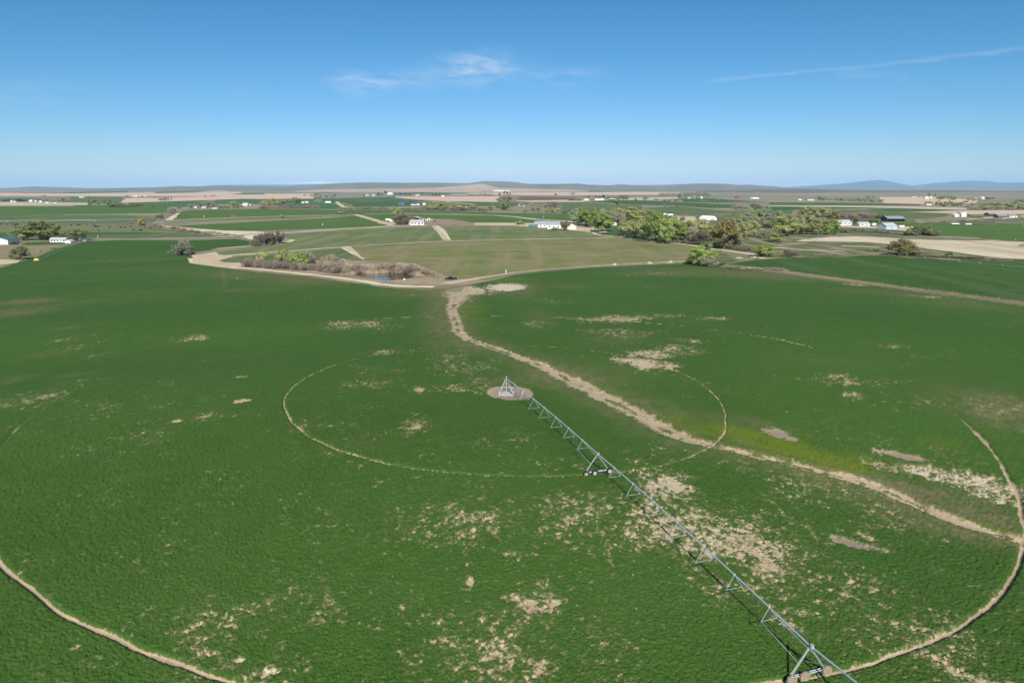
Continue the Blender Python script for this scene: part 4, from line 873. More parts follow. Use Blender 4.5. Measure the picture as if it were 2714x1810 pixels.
T('grey_tree', 1517, 518, 9, 10, 'isolated grey tree on the pink plain'); T('conifer', 1473, 519, 6, 5, 'isolated dark little tree on the pink plain')
row('poplar', 'tall thin poplar', 'in the open end of the far windbreak', 'windbreak poplars on the plain', [(1748 + 5.2 * i, 520.5 - .02 * i, 9 + (i * 7) % 3, 4) for i in range(9)])
row('poplar', 'tall grey poplar', 'behind the white windbreak farm', 'windbreak poplars behind the farm', [(1812 + 5.4 * i, 522, 10 + (i * 5) % 4, 5) for i in range(14)])
T('brown_tree', 1801, 526, 14, 10, 'dark bare tree in the middle of the far poplar windbreak')
row('green_bush', 'dark-green farm tree', 'below the far windbreak', 'farm trees below the windbreak', [(1818,526,6,8), (1845,527,7,8), (1872,528,6,8), (1815,521,9,8)])
row('grey_tree', 'grey field-edge tree', 'in the hedges below the far windbreak', 'hedge trees below the windbreak', [(1710,531,10,14), (1740,532,7,10), (1762,535,6,12), (1776,535,7,14), (1792,535,8,14), (1862,536,7,12), (1874,536,8,8), (1898,536,10,14), (1764,548,8,10), (1780,548,6,10), (1796,549,5,10)])
row('bare_tree', 'lilac-grey tree', 'in the far green pasture', 'bare trees in the far pasture', [(1950,556,12,20), (1966,557,13,16), (1978,559,14,18), (2000,550,12,22), (2030,556,12,18)])
row('green_bush', 'dark bush', 'dotted over the far green pasture', 'bushes dotted over the pasture', [(1820,566,3,4), (1826,573,6,4), (1945,568,4,8), (1958,568,3,5), (1890,577,6,18), (1858,578,4,8)])
row('green_tree', 'hedge tree', 'in the far hedge of the right plain', 'far hedge of the right plain', [(2172,530,10,10), (2182,531,9,12)])
row('grey_tree', 'grey-green tree', 'in the far hedge of the right plain', 'grey trees in the far right hedge', [(2200,531,6,14), (2216,532,7,14), (2232,533,8,16), (2248,533,8,16), (2264,534,9,16), (2280,534,9,16), (2296,535,8,14), (2312,536,7,14), (2336,535,7,14), (2300,526,7,10), (2314,526,9,5), (2272,524,4,6)])
row('green_tree', 'olive-green tree', 'round the far right farm', 'trees round the far right farm', [(2462,520,10,5), (2478,521,8,6), (2492,529,10,16), (2510,528,11,18), (2524,530,10,16), (2454,543,9,8), (2464,542,8,10), (2488,545,14,14), (2500,548,10,14), (2512,544,12,16), (2526,546,12,14), (2540,547,10,14), (2546,542,6,14)])
row('spring_tree', 'leafy tree', 'in the wooded belt at the right edge', 'wooded belt on the right edge', [(2575,546,9,16), (2592,545,9,16), (2610,546,9,18), (2632,546,9,18), (2654,547,10,18), (2676,548,10,18), (2700,549,10,18), (2585,557,10,16), (2606,557,13,18), (2634,556,14,20), (2664,556,14,20), (2690,557,15,20), (2712,557,15,20)])
row('bare_tree', 'grey tree', 'along the lower edge of the right belt', 'grey trees of the right belt', [(2564,553,8,14), (2574,555,8,12), (2620,557,10,14), (2648,557,12,16), (2678,558,10,16)])
row('green_tree', 'dark tree', 'between wooded belt and low ridge', 'trees beyond the right belt', [(2566,531,4,10), (2580,533,5,10), (2618,529,7,12), (2632,528,6,10), (2700,534,6,20), (2714,536,6,16), (2560,537,5,12), (2690,540,5,12)])
row('brown_shrub', 'dark shrub', 'crowding the white right farmhouse', 'shrubs round the right farmhouse', [(2538,574,9,14), (2546,570,9,16), (2554,572,10,14), (2568,574,6,8), (2532,572,6,10)])
row('purple_shrub', 'grey-brown brush', 'atop the right green field', 'brush above the right green field', [(2505,590,5,16), (2553,589,6,20), (2580,588,5,20), (2612,591,5,18), (2632,592,6,16), (2430,580,5,14), (2590,580,4,16)])
row('bush', 'low olive bush', 'by the sheds on the right edge', 'bushes by the right-edge sheds', [(2598,576,4,14), (2618,573,5,12), (2580,576,4,14), (2700,576,4,14)])
# far left
row('conifer', 'dark conifer', 'round the far left farmstead', 'conifers of the far left farm', [(14,535,5,8), (22,534,7,6), (46,535,6,6), (52,535,8,7), (58,535,6,7), (65,535,4,6), (118,520,2.5,8)])
row('grey_tree', 'grey-green tree', 'beside the white sheds of the far left', 'trees by the far left sheds', [(118,535,9,6), (125,536,10,8), (145,536,6,10), (158,536,10,10), (168,536,13,12), (178,537,8,10), (195,524,3,10), (236,524,4,8), (248,525,4,8)])
row('green_tree', 'round tree', 'beside the far left lane', 'round trees by the far left lane', [(238,544,15,12), (250,537,11,10), (278,540,15,16), (288,542,13,12), (262,542,6,12)])
row('bush', 'olive bush', 'in the hedge ending the far left lane', 'thicket at the end of the left lane', [(294,549,13,16), (306,549,14,16), (318,549,12,16), (332,549,9,14), (350,548,9,14), (364,548,8,14), (374,548,6,10), (404,549,4,8)])
row('poplar', 'upright grey tree', 'clumped on the pink field', 'upright clump on the pink field', [(426,534,10,8), (434,534,11,8), (440,533,11,7), (447,533,10,6), (455,532,10,5)])
row('grey_tree', 'mixed grey tree', 'in the grove behind the canal turn', 'grove behind the canal turn', [(478,553,8,12), (508,552,14,16), (520,550,13,16), (532,550,15,18), (544,549,16,18), (556,550,19,18), (568,552,15,16), (576,553,9,14), (590,553,9,16), (604,553,9,14)])
T('leafy_poplar', 620, 552, 20, 14, 'upright yellow-green tree right of the grove behind the canal turn'); T('green_tree', 629, 552, 12, 12, 'dark tree joined to the upright yellow-green one')
T('bare_tree', 640, 552, 9, 10, 'small bare tree beside the hidden white farmhouse')
row('grey_tree', 'lone tree', 'on the middle of the pink far field', 'trees on the pink far field', [(413,525,3,6), (545,523,5,6), (566,522,6,10), (336,523,6,8), (344,526,4,8)])
row('grey_tree', 'grey-green tree', 'in the far hedge before the tan hillside', 'far hedge before the tan hillside', [(808,520,4,8), (824,521,6,10), (842,518,9,12), (850,525,8,12), (866,524,7,12), (880,525,7,10), (886,523,10,8), (838,527,6,10)])
row('conifer', 'dark tree', 'round the far central farmsteads', 'trees of the far central farms', [(964,523,9,4), (1003,519,9,7), (1012,519,8,6), (1023,514,8,7), (1050,517,4,6), (1062,518,5,8), (1076,518,5,8), (1086,518,5,6), (1118,516,6,5), (1147,520,6,6), (1156,520,6,7), (1166,520,7,6), (1044,524,9,3)])
row('grey_tree', 'grey hedge shrub', 'before the far white warehouse', 'far hedge before the warehouse', [(1248,519,4,14), (1264,519,5,14), (1282,518,5,16), (1300,519,5,16), (1284,511.5,4,6), (1298,511.5,4,5), (1272,515,3,6)])
row('conifer', 'dark conifer', 'by the orange-roofed far house', 'conifers by the orange-roofed house', [(1336,517,11,4), (1344,518,11,5), (1352,517,6,6), (1324,518,7,8)])

# ------------------------------------------------------------------ buildings
def house(label, x0, x1, yb, hw, hr, dep, wall='paint_white', roof='roof_grey', ridge_='x', yaw=0.0, win=0, door=0, name='house', cat='house', chimney=False, open_front=False, far=False, group=None, door_mat='paint_grey'):
    """x0..x1 and yb: foot line in the photograph; hw, hr: wall and roof height in photo pixels; dep: depth in metres"""
    xm = (x0 + x1) / 2; p = P(xm, yb); m = MP(xm, yb); w = (x1 - x0) * m / max(.5, math.cos(yaw)); h1 = hw * m; h2 = hr * m
    o = empty(name, (p[0], p[1], 0), yaw); tag(o, label, cat, group)
    a = w / 2; b_ = MB()
    if ridge_ == 'y':
        gp = [(-a, 0), (a, 0), (a, h1), (0, h1 + h2), (-a, h1)]
        if open_front:
            for k in range(5): xx = -a + .2 + (2 * a - .4) * k / 4; MB().box(xx - .15, xx + .15, .1, .38, -.1, h1 + (h2 * (1 - abs(xx) / a)) - .05).obj('post', wall, o)
            b_.box(-a, a, dep - .2, dep, -.1, h1); b_.box(-a, -a + .15, .4, dep - .2, -.1, h1)
        else: b_.prism([(x, z - .1 if z == 0 else z) for x, z in gp], 0, dep)
        wall_o = b_.obj('wall', wall, o)
        r = MB(); e = .35; t = .22
        for s in (-1, 1):
            sl = h2 / a; r.add([(s * (a + e), -e, h1 - e * sl), (s * (a + e), dep + e, h1 - e * sl), (0, dep + e, h1 + h2), (0, -e, h1 + h2), (s * (a + e), -e, h1 - e * sl + t), (s * (a + e), dep + e, h1 - e * sl + t), (0, dep + e, h1 + h2 + t), (0, -e, h1 + h2 + t)],
                [(3, 2, 1, 0), (4, 5, 6, 7), (0, 1, 5, 4), (1, 2, 6, 5), (2, 3, 7, 6), (3, 0, 4, 7)])
    else:
        if open_front:
            n = max(3, int(w / 5))
            for k in range(n + 1): xx = -a + .2 + (2 * a - .4) * k / n; MB().box(xx - .15, xx + .15, .1, .38, -.1, h1).obj('post', wall, o)
            b_.box(-a, a, dep - .2, dep, -.1, h1); b_.box(-a, -a + .2, .4, dep - .2, -.1, h1); b_.box(a - .2, a, .4, dep - .2, -.1, h1)
        else:
            d2 = dep / 2
            v = [(-a, 0, -.1), (a, 0, -.1), (a, dep, -.1), (-a, dep, -.1), (-a, 0, h1), (a, 0, h1), (a, dep, h1), (-a, dep, h1), (-a, d2, h1 + h2), (a, d2, h1 + h2)]
            b_.add(v, [(0, 1, 5, 4), (2, 3, 7, 6), (1, 2, 6, 9, 5), (3, 0, 4, 8, 7), (3, 2, 1, 0), (4, 5, 9, 8), (6, 7, 8, 9)])
        wall_o = b_.obj('wall', wall, o)
        r = MB(); e = .4; t = .2; d2 = dep / 2; sl = h2 / d2
        for s in (-1, 1):
            y0 = d2 - s * (d2 + e); z0 = h1 - e * sl
            r.add([(-a - e, y0, z0), (a + e, y0, z0), (a + e, d2, h1 + h2), (-a - e, d2, h1 + h2), (-a - e, y0, z0 + t), (a + e, y0, z0 + t), (a + e, d2, h1 + h2 + t), (-a - e, d2, h1 + h2 + t)],
                [(3, 2, 1, 0), (4, 5, 6, 7), (0, 1, 5, 4), (1, 2, 6, 5), (2, 3, 7, 6), (3, 0, 4, 7)])
    ro = r.obj('roof', roof, o)
    if chimney: MB().box(a * .4, a * .4 + .7, dep * .45, dep * .45 + .7, h1 + h2 * .5, h1 + h2 + .8).obj('chimney', 'concrete', ro)
    for k in range(win):
        xx = -a + 2 * a * (k + .5) / win + (.3 if door and k == 0 else 0); hh = min(1.3, h1 * .42); ww = min(1.6, 2 * a / win * .45); z0 = h1 * .38
        f = MB(); f.box(xx - ww / 2 - .1, xx + ww / 2 + .1, -.07, .02, z0 - .1, z0); f.box(xx - ww / 2 - .1, xx + ww / 2 + .1, -.07, .02, z0 + hh, z0 + hh + .1)
        f.box(xx - ww / 2 - .1, xx - ww / 2, -.07, .02, z0, z0 + hh); f.box(xx + ww / 2, xx + ww / 2 + .1, -.07, .02, z0, z0 + hh)
        fo = f.obj('window', 'paint_white' if wall != 'paint_white' else 'paint_grey', o); MB().box(xx - ww / 2, xx + ww / 2, -.03, .015, z0, z0 + hh).obj('pane', 'glass_dark', fo)
    if door:
        dw = min(door, w * .5); xx = a * .35 if win else 0
        d = MB().box(xx - dw / 2, xx + dw / 2, -.06, .03, 0, min(h1 * .85, max(2.1, dw * .75))).obj('door', door_mat, o)
        MB().box(xx + dw * .36, xx + dw * .41, -.11, -.06, 1.0, 1.1).obj('handle', 'steel_dark', d)
    return o
Hs = house
Hs('white metal shed with a dark green roof at the left edge of the picture', -16, 19, 649, 12, 6, 22, roof='roof_green', ridge_='y', yaw=.25, door=4, name='metal_shed', cat='shed', door_mat='paint_white')
Hs('long white mobile home under the olive farmyard trees', 133, 174, 643, 8, 4, 5, roof='roof_light', win=5, door=1, name='mobile_home', cat='mobile home')
Hs('little white gabled shed at the right end of the mobile home', 173, 188, 645, 5, 4, 5, roof='roof_light', ridge_='y', name='shed', cat='shed', door=1.2)
Hs('narrow white shed beyond the round olive tree', 219, 228, 639, 7, 2, 4, roof='roof_light', ridge_='y', name='shed', cat='shed', door=1.5)
Hs('white central farmhouse with a pale pinkish metal roof', 1088, 1123, 597, 6.5, 7, 11, roof='roof_pinkish', yaw=.2, win=4, door=1.2, chimney=True, door_mat='wood_dark')
Hs('small white house wing left of the central farmhouse', 1072, 1087, 596, 5.5, 5, 8, roof='roof_light', ridge_='y', win=1, door=1.1)
Hs('open-sided hay barn with a pale roof behind the central farmhouse', 1086, 1115, 586, 6, 5, 16, wall='wood_dark', roof='roof_light', ridge_='y', open_front=True, name='barn', cat='barn')
Hs('white shed with a dark doorway right of the central farmhouse', 1132, 1140, 586, 5, 2, 5, roof='roof_white', ridge_='y', name='shed', cat='shed', door=2.4, door_mat='dark_interior')  # door panel coloured dark to paint the shade of an open doorway
Hs('small dark shed right behind the central farmhouse', 1120, 1126, 587, 5, 2, 4, wall='wood_dark', roof='roof_grey', name='shed', cat='shed')
Hs('left wing of the long white house with grey roof', 1417, 1458, 603, 8, 7, 11, roof='roof_grey', yaw=-.05, win=4, door=1.2, chimney=True)
Hs('right wing of the long white house, standing forward', 1450, 1486, 607, 11, 7, 12, roof='roof_grey', win=3, door=3.0)
Hs('dark green round-topped shed in front of the long white house', 1402, 1425, 604, 4, 4, 5, wall='roof_green', roof='roof_green', name='shed', cat='shed')
Hs('cream shed with a white garage door right of the long house', 1504, 1527, 609, 9, 6, 12, wall='paint_cream', roof='roof_light', ridge_='y', door=3.6, name='shed', cat='shed', door_mat='paint_white')
Hs('little white house half hidden among bare trees in the wood', 1622, 1634, 598, 6, 4, 6, roof='roof_grey', ridge_='y', win=1)
Hs('white ranch house with two gables at the right of the wood', 2222, 2258, 598, 8, 6, 13, roof='roof_light', yaw=.15, win=3, door=1.2)
Hs('front gable wing of the white ranch house', 2222, 2238, 597.6, 8, 5, 6, wall='paint_blue_grey', roof='roof_light', ridge_='y', win=1, name='house_wing', cat='house')
Hs('white shop with a pale roof right of the ranch house', 2278, 2305, 600.5, 6, 5, 11, roof='roof_light', ridge_='x', win=2, door=3, name='shop', cat='shop building')
Hs('dark open barn with a bluish metal roof', 2352, 2398, 588, 8, 6, 18, wall='wood_dark', roof='roof_teal', open_front=True, name='barn', cat='barn')
Hs('blue-grey metal shop with a white front below the open barn', 2344, 2380, 609, 10, 7, 12, wall='paint_blue_grey', roof='roof_light', yaw=.35, door=4, win=1, name='shop', cat='shop building')
Hs('hidden house with a pale roof deep in the right wood', 2126, 2150, 592, 4, 3, 10, roof='roof_light', win=2)
Hs('white trailer house showing right of the hidden house', 2160, 2170, 592, 3, 1.2, 4, roof='roof_white', name='mobile_home', cat='mobile home')
Hs('low white farmhouse among dark shrubs on the right plain', 2530, 2542, 575, 5, 3, 8, roof='roof_white', ridge_='y')
Hs('tall white two-storey farmhouse with steep gables on the right plain', 2548, 2560, 575, 8, 5, 8, roof='roof_white', ridge_='y', yaw=-.2)
Hs('white barn with a steep roof beside the two-storey farmhouse', 2557, 2564, 572, 6, 4, 10, roof='roof_white', ridge_='y', yaw=.3, name='barn', cat='barn')
Hs('leftmost shed of three on the right edge, with a grey roof', 2622, 2642, 571, 3, 3.5, 14, wall='wood_dark', roof='roof_teal', open_front=True, name='shed', cat='shed')
Hs('middle shed of three on the right edge, red-brown with a bluish roof', 2645, 2671, 577.5, 5, 4, 12, wall='wood_dark', roof='roof_teal', name='shed', cat='shed')
Hs('rightmost of the three sheds, a pale house with a light roof', 2676, 2696, 577, 4, 4, 10, roof='roof_teal', win=2)
# far buildings, no fittings to be seen
def farb(pts, group):
    for (lab, x0, x1, yb, hw, hr, dep, wall, roof, rd, nm, ct) in pts: house(lab, x0, x1, yb, hw, hr, dep, wall, roof, rd, name=nm, cat=ct, group=group)
farb([('dark blue barn in the middle distance left of white houses', 1056, 1073, 543.5, 4, 3.5, 20, 'paint_blue', 'roof_blue', 'x', 'barn', 'barn'),
 ('white house with a dark roof right of the blue barn', 1089, 1104, 544.5, 3, 2.5, 12, 'paint_white', 'roof_blue', 'x', 'house', 'house'),
 ('white garage at the right end of the dark-roofed house', 1102, 1112, 544.5, 2.5, 2, 10, 'paint_white', 'roof_light', 'y', 'garage', 'garage'),
 ('small white house left of the big willow clump', 1120, 1128, 543.5, 3, 2.5, 10, 'paint_white', 'roof_light', 'y', 'house', 'house'),
 ('white far farmhouse right of the dark grove tree', 799, 806, 539, 2.5, 1, 10, 'paint_white', 'roof_white', 'x', 'house', 'house'),
 ('white far shed beside that farmhouse', 808, 817, 538, 2, 2, 12, 'paint_white', 'roof_light', 'x', 'shed', 'shed'),
 ('long low white far building left of the far lane', 862, 877, 538, 2, 1.8, 12, 'paint_white', 'roof_white', 'x', 'shed', 'shed'),
 ('dark red gambrel-like barn with a white roof on the plain', 1561, 1576, 531.5, 4, 3.5, 20, 'paint_red', 'roof_white', 'y', 'barn', 'barn'),
 ('low white shed left of the red barn', 1549, 1560, 532, 3, 1.5, 14, 'paint_white', 'roof_white', 'x', 'shed', 'shed'),
 ('white farmhouse right of the red barn', 1577, 1590, 531.5, 3, 2.5, 12, 'paint_white', 'roof_light', 'x', 'house', 'house'),
 ('white gabled shed between the red-barn farmhouse and the conifer', 1591, 1600, 531.5, 3.5, 2.5, 12, 'paint_white', 'roof_white', 'y', 'shed', 'shed'),
 ('long open shed with a white roof right of the red barn', 1614, 1632, 530.5, 2, 1.2, 12, 'dark_interior', 'roof_white', 'x', 'shed', 'shed'),  # closed wall, its dark colour painting the shade under the roof
 ('white house in the grove above the long white house', 1374, 1392, 546, 2, 2, 12, 'paint_white', 'roof_grey', 'x', 'house', 'house'),
 ('white far barn beside the round far tree', 1026, 1041, 516, 3, 3, 25, 'paint_white', 'roof_white', 'y', 'barn', 'barn'),
 ('pale far house left of the white far barn', 969, 977, 519, 1.5, 1.5, 16, 'paint_cream', 'roof_pinkish', 'x', 'house', 'house'),
 ('second pale far house left of the white far barn', 986, 994, 519, 1.5, 1.5, 16, 'paint_cream', 'roof_light', 'x', 'house', 'house'),
 ('white far house at the end of the dark hedge', 1101, 1112, 519, 1.4, 1.4, 16, 'paint_white', 'roof_light', 'x', 'house', 'house'),
 ('small white shed right of the dark far conifers', 1170, 1177, 521.5, 2, .8, 14, 'paint_white', 'roof_white', 'x', 'shed', 'shed'),
 ('orange-roofed far house among conifers', 1331, 1340, 520, 2, 2.5, 14, 'paint_orange', 'paint_orange', 'y', 'house', 'house'),
 ('white shed of the far left farm, largest of the row', 77, 86, 535, 4, .8, 14, 'paint_white', 'roof_white', 'x', 'shed', 'shed'),
 ('slim white shed second in the far left row', 92, 96, 535.5, 3, 1, 10, 'paint_white', 'roof_white', 'y', 'shed', 'shed'),
 ('white and blue house third in the far left row', 103, 112, 536, 2.4, 1.6, 12, 'paint_white', 'roof_blue', 'y', 'house', 'house'),
 ('long white trailer below the far left trees', 120, 129, 538, 1.8, .5, 6, 'paint_white', 'roof_white', 'x', 'trailer', 'trailer'),
 ('long white trailer last in the far left row', 142, 150, 539, 1.5, .4, 6, 'paint_white', 'roof_white', 'x', 'trailer', 'trailer'),
 ('white house beside the far left conifers', 28, 33, 536, 3, 1.5, 12, 'paint_white', 'roof_light', 'y', 'house', 'house'),
 ('flat white shed right of the far left house', 35, 43, 536, 1.5, .5, 10, 'paint_white', 'roof_white', 'x', 'shed', 'shed'),
 ('white barn of a pair on the far left green', 210, 215, 524.5, 2, .6, 16, 'paint_white', 'roof_white', 'x', 'barn', 'barn'),
 ('white house of a pair on the far left green', 216, 221, 524.5, 1.6, 1, 12, 'paint_white', 'roof_white', 'y', 'house', 'house'),
 ('white roofs half hidden in the grove behind the canal turn', 513, 521, 551.5, 2.4, 1.6, 12, 'paint_white', 'roof_light', 'x', 'house', 'house'),
 ('grey-roofed house hidden in the grove behind the canal turn', 534, 546, 552, 2, 3, 14, 'paint_cream', 'roof_grey', 'x', 'house', 'house'),
 ('white shed at the foot of the canal-turn grove', 562, 576, 553.5, 1.4, .8, 8, 'paint_white', 'roof_white', 'x', 'shed', 'shed'),
 ('white farmhouse right of the upright yellow-green tree', 642, 656, 545.5, 3, 4, 14, 'paint_white', 'roof_light', 'x', 'house', 'house'),
 ('white shed right of that farmhouse', 659, 664, 545, 2.5, 1.2, 10, 'paint_white', 'roof_white', 'y', 'shed', 'shed'),
 ('far white barn at the edge of the pink field', 357, 364, 522, 1.6, 1.4, 16, 'paint_white', 'roof_white', 'x', 'barn', 'barn'),
 ('far white house right of the pink-field barn', 367, 371, 521.5, 1.6, 1, 12, 'paint_white', 'roof_white', 'y', 'house', 'house'),
 ('far white silo-shaped shed on the pink field', 384, 387, 522, 2, .6, 10, 'paint_white', 'roof_white', 'y', 'shed', 'shed'),
 ('far white house left of the pink-field barn', 350, 353, 522, 1.4, .8, 10, 'paint_white', 'roof_white', 'y', 'house', 'house'),
 ('red-brown far silo house on the right plain', 1951, 1962, 526, 4, 3, 14, 'paint_red', 'wood_dark', 'y', 'barn', 'barn'),
 ('white roof at the left of the far windbreak farm', 1823, 1831, 526.5, 1.2, 1.2, 14, 'paint_white', 'roof_white', 'x', 'shed', 'shed'),
 ('white gabled house in the far windbreak farm', 1839, 1846, 526.5, 2, 2, 12, 'paint_white', 'roof_white', 'y', 'house', 'house'),
 ('tallest white gable at the right of the far windbreak farm', 1857, 1862, 526.5, 3, 2, 12, 'paint_white', 'roof_white', 'y', 'house', 'house'),
 ('pinkish far roof behind the windbreak farm', 1838, 1843, 522, 1.5, 1.5, 12, 'paint_cream', 'roof_pinkish', 'x', 'house', 'house'),
 ('white greenhouse-like shed on the right tan plain', 2117, 2125, 531, 1.4, 1.6, 14, 'paint_white', 'roof_white', 'y', 'shed', 'shed'),
 ('long white sheds in a row on the right tan plain', 2141, 2158, 531.5, 1.4, 1, 20, 'paint_white', 'roof_white', 'x', 'shed', 'shed'),
 ('white farmhouse with blue-grey roof at the far right farm', 2451, 2462, 527, 3, 3, 14, 'paint_white', 'roof_light', 'y', 'house', 'house'),
 ('second white gable of the far right farm', 2465, 2471, 525, 2, 2, 12, 'paint_white', 'roof_light', 'y', 'house', 'house'),
 ('low red-roofed shed left of the far right farm', 2415, 2431, 523, 1, .7, 14, 'paint_white', 'paint_orange', 'x', 'shed', 'shed'),
 ('flat white roof right of the far right farm', 2490, 2496, 527, 1, .8, 14, 'paint_white', 'roof_white', 'x', 'shed', 'shed'),
 ('bright white tilted barn beyond the wooded right belt', 2602, 2610, 527.5, 3, 2.5, 16, 'paint_white', 'roof_white', 'y', 'barn', 'barn'),
 ('white house below the far right farm among trees', 2456, 2469, 544, 1.6, 1.6, 12, 'paint_white', 'roof_white', 'x', 'house', 'house'),
 ('small far shed beyond the belt, left of the tilted barn', 2583, 2590, 526, 1, 1, 14, 'paint_cream', 'roof_light', 'x', 'shed', 'shed')], 'farm buildings scattered over the plain')
# long white warehouse far out on the plain
p = P(1327, 509); o = empty('warehouse', (p[0], p[1], 0)); tag(o, 'very long white warehouse below the flat-topped hill', 'warehouse')
MB().box(-75, 75, 0, 60, -.2, 14).obj('wall', 'paint_white', o); MB().box(-95, -75.2, 5, 50, -.2, 8).obj('annex', 'paint_white', o); MB().box(75.2, 95, 5, 50, -.2, 9).obj('annex', 'paint_white', o); MB().box(-76, 76, -1, 61, 14.01, 15.2).obj('roof', 'roof_white', o)
# round-roofed hay shelters
def quonset(label, x0, x1, yb, hpx, L, yaw, mat='tarp_white'):
    p = P((x0 + x1) / 2, yb); m = MP((x0 + x1) / 2, yb); a = (x1 - x0) * m / 2; h = hpx * m
    o = empty('quonset_hut', (p[0], p[1], 0), yaw); tag(o, label, 'hay shelter'); s = MB(); n = 14
    s.prism([(a * math.cos(t), max(-.05, h * math.sin(t))) for t in np.linspace(0, math.pi, n)], 0, L); s.obj('cover', mat, o, False)
    MB().box(-a * .35, a * .35, -.06, .05, 0, h * .55).obj('door', 'paint_grey', o); return o
quonset('big white round-roofed hay shelter behind the wood', 1873, 1902, 584, 11, 22, .3)
quonset('small white round-roofed barn far on the right plain', 1996, 2013, 527.5, 4, 25, .2)

# ------------------------------------------------------------------ irrigation machines
def build_pivot():
    D = np.array([28.3 - PX, 57 - PY]); D /= np.hypot(*D)
    base = np.array([PX, PY]); N = np.array([-D[1], D[0]])
    hz = lambda q: float(hgt(q[0], q[1]))
    o = empty('center_pivot_irrigator', (0, 0, 0)); tag(o, 'long galvanised pivot irrigator crossing the alfalfa circle, wheels under two towers', 'irrigation machine')
    PH = 3.6
    b0 = hz(base)
    MB().box(PX - 1.75, PX + 1.75, PY - 1.5, PY + 1.5, b0 - .3, b0 + .12).obj('concrete_pad', 'concrete', o)
    tops = np.array([PX, PY, b0 + PH])
    for sx_, sy_ in ((1, 1), (1, -1), (-1, 1), (-1, -1)):
        f = (PX + sx_ * 1.6, PY + sy_ * 1.6, b0 + .1)
        MB().cyl(f, (PX + sx_ * .16, PY + sy_ * .16, b0 + PH - .15), .06, .05, 6).obj('pivot_leg', 'galvanised', o)
    br = MB()
    for zf in (.32, .66):
        q = [(PX + sx_ * 1.6 * (1 - zf * .9), PY + sy_ * 1.6 * (1 - zf * .9), b0 + .1 + (PH - .25) * zf) for sx_, sy_ in ((1, 1), (1, -1), (-1, -1), (-1, 1))]
        for i in range(4): br.cyl(q[i], q[(i + 1) % 4], .035, n=5)
    br.obj('cross_brace', 'galvanised', o)
    MB().cyl((PX, PY, b0), (PX, PY, b0 + PH + .2), .1, n=10).obj('riser_pipe', 'galvanised', o)
    MB().cyl((PX, PY, b0 + PH + .2), (PX, PY, b0 + PH + .5), .14, .09, n=8).obj('swivel_cap', 'rim_pale', o)
    MB().box(PX + 1.0, PX + 1.4, PY - 1.0, PY - .75, b0 + .9, b0 + 1.6).obj('control_box', 'galvanised', o)
    J = [np.array([*(base + D * SPAN * k), 0]) for k in range(4)]
    for k in range(4): J[k][2] = hz(J[k]) + PH
    J[1][2] -= .0
    for k in range(3):
        A, B = J[k], J[k + 1]; n = 16
        pt = lambda t: A + (B - A) * t + np.array([0, 0, 1]) * (.75 * 4 * t * (1 - t) * .55)
        s = MB()
        for i in range(n): s.cyl(pt(i / n), pt((i + 1) / n), .088, n=8, caps=(i in (0, n - 1)))
        for i in range(1, 8): q = pt(i / 8); s.cyl(q - np.array([*D, 0]) * .06, q + np.array([*D, 0]) * .06, .15, n=8)
        span = s.obj('span_pipe', 'galvanised', o)
        low = {1: [], -1: []}
        for i in range(1, 8):
            t = i / 8; q = pt(t); dr = 1.15 + .8 * math.sin(math.pi * t); hs_ = .28 * math.sin(math.pi * t); tri = MB(); ends = []
            for sg in (1, -1):
                e = q + np.array([*(N * sg * ((1.0 if sg == 1 else .78) + hs_)), -dr]); low[sg].append(e); ends.append(e); tri.cyl(q + np.array([0, 0, -.08]), e, .032, n=5)
            tri.cyl(ends[0], ends[1], .03, n=5); tri.obj('truss_brace', 'galvanised', span)
        for sg in (1, -1):
            rod = MB(); ln = [A + np.array([*(N * sg * .12 + D * .5), -.12])] + low[sg] + [B + np.array([*(N * sg * .12 - D * .5), -.12])]
            for i in range(len(ln) - 1): rod.cyl(ln[i], ln[i + 1], .011, n=4, caps=False)
            rod.obj('truss_rod', 'steel_dark', span)
        for i in range(17):
            t = (i + .7) / 17.5; q = pt(t); sg = 1 if i % 2 else -1; off = np.array([*(N * sg * .34), 0])
            d_ = MB(); d_.cyl(q, q + off + np.array([0, 0, .12]), .018, n=4); d_.cyl(q + off + np.array([0, 0, .12]), q + off + np.array([0, 0, -2.1]), .011, n=4); d_.cyl(q + off + np.array([0, 0, -2.1]), q + off + np.array([0, 0, -2.3]), .04, n=5)
            d_.obj('sprinkler_drop', 'steel_dark', span)
        # drive tower at B
        g = hz(B); C0 = np.array([B[0], B[1], g]); mud = k == 1
        feet = {sg: C0 + np.array([*(N * sg * 2.05), .62]) for sg in (1, -1)}
        for sg in (1, -1):
            for dd_ in ((-.22, .22) if sg == 1 else (-.07, .07)):
                MB().cyl(B + np.array([*(D * dd_ * .6), -.1]), feet[sg] + np.array([*(D * dd_), 0]), .05 if sg == 1 else .055, n=5).obj('tower_leg', 'galvanised', o)
        bm_ = MB(); t3 = lambda a_, z_: C0 + np.array([*(N * a_), z_])
        for dd_ in (-.11, .11): bm_.cyl(t3(-2.15, .62) + np.array([*(D * dd_), 0]), t3(2.15, .62) + np.array([*(D * dd_), 0]), .07, n=4)
        bm_.obj('base_beam', 'galvanised', o)
        MB().cyl(t3(.25, .66), t3(-.25, .66), .14, n=8).obj('drive_motor', 'steel_dark', o)
        hb = MB(); c = B + np.array([*(D * .25), .08]); hb.cyl(c - np.array([0, 0, .2]), c + np.array([0, 0, .2]), .19, n=10); hb.obj('tower_control_box', 'galvanised', o)
        bk_ = MB()
        for sg in (1, -1): bk_.cyl(low[sg][-1], B * .45 + feet[sg] * .55, .03, n=5)
        if k < 2:
            for sg in (1, -1): bk_.cyl(B + np.array([*(D * 3.0), -.05]), feet[sg] * .45 + B * .55, .012, n=4)
        bk_.obj('tower_brace', 'galvanised', o)
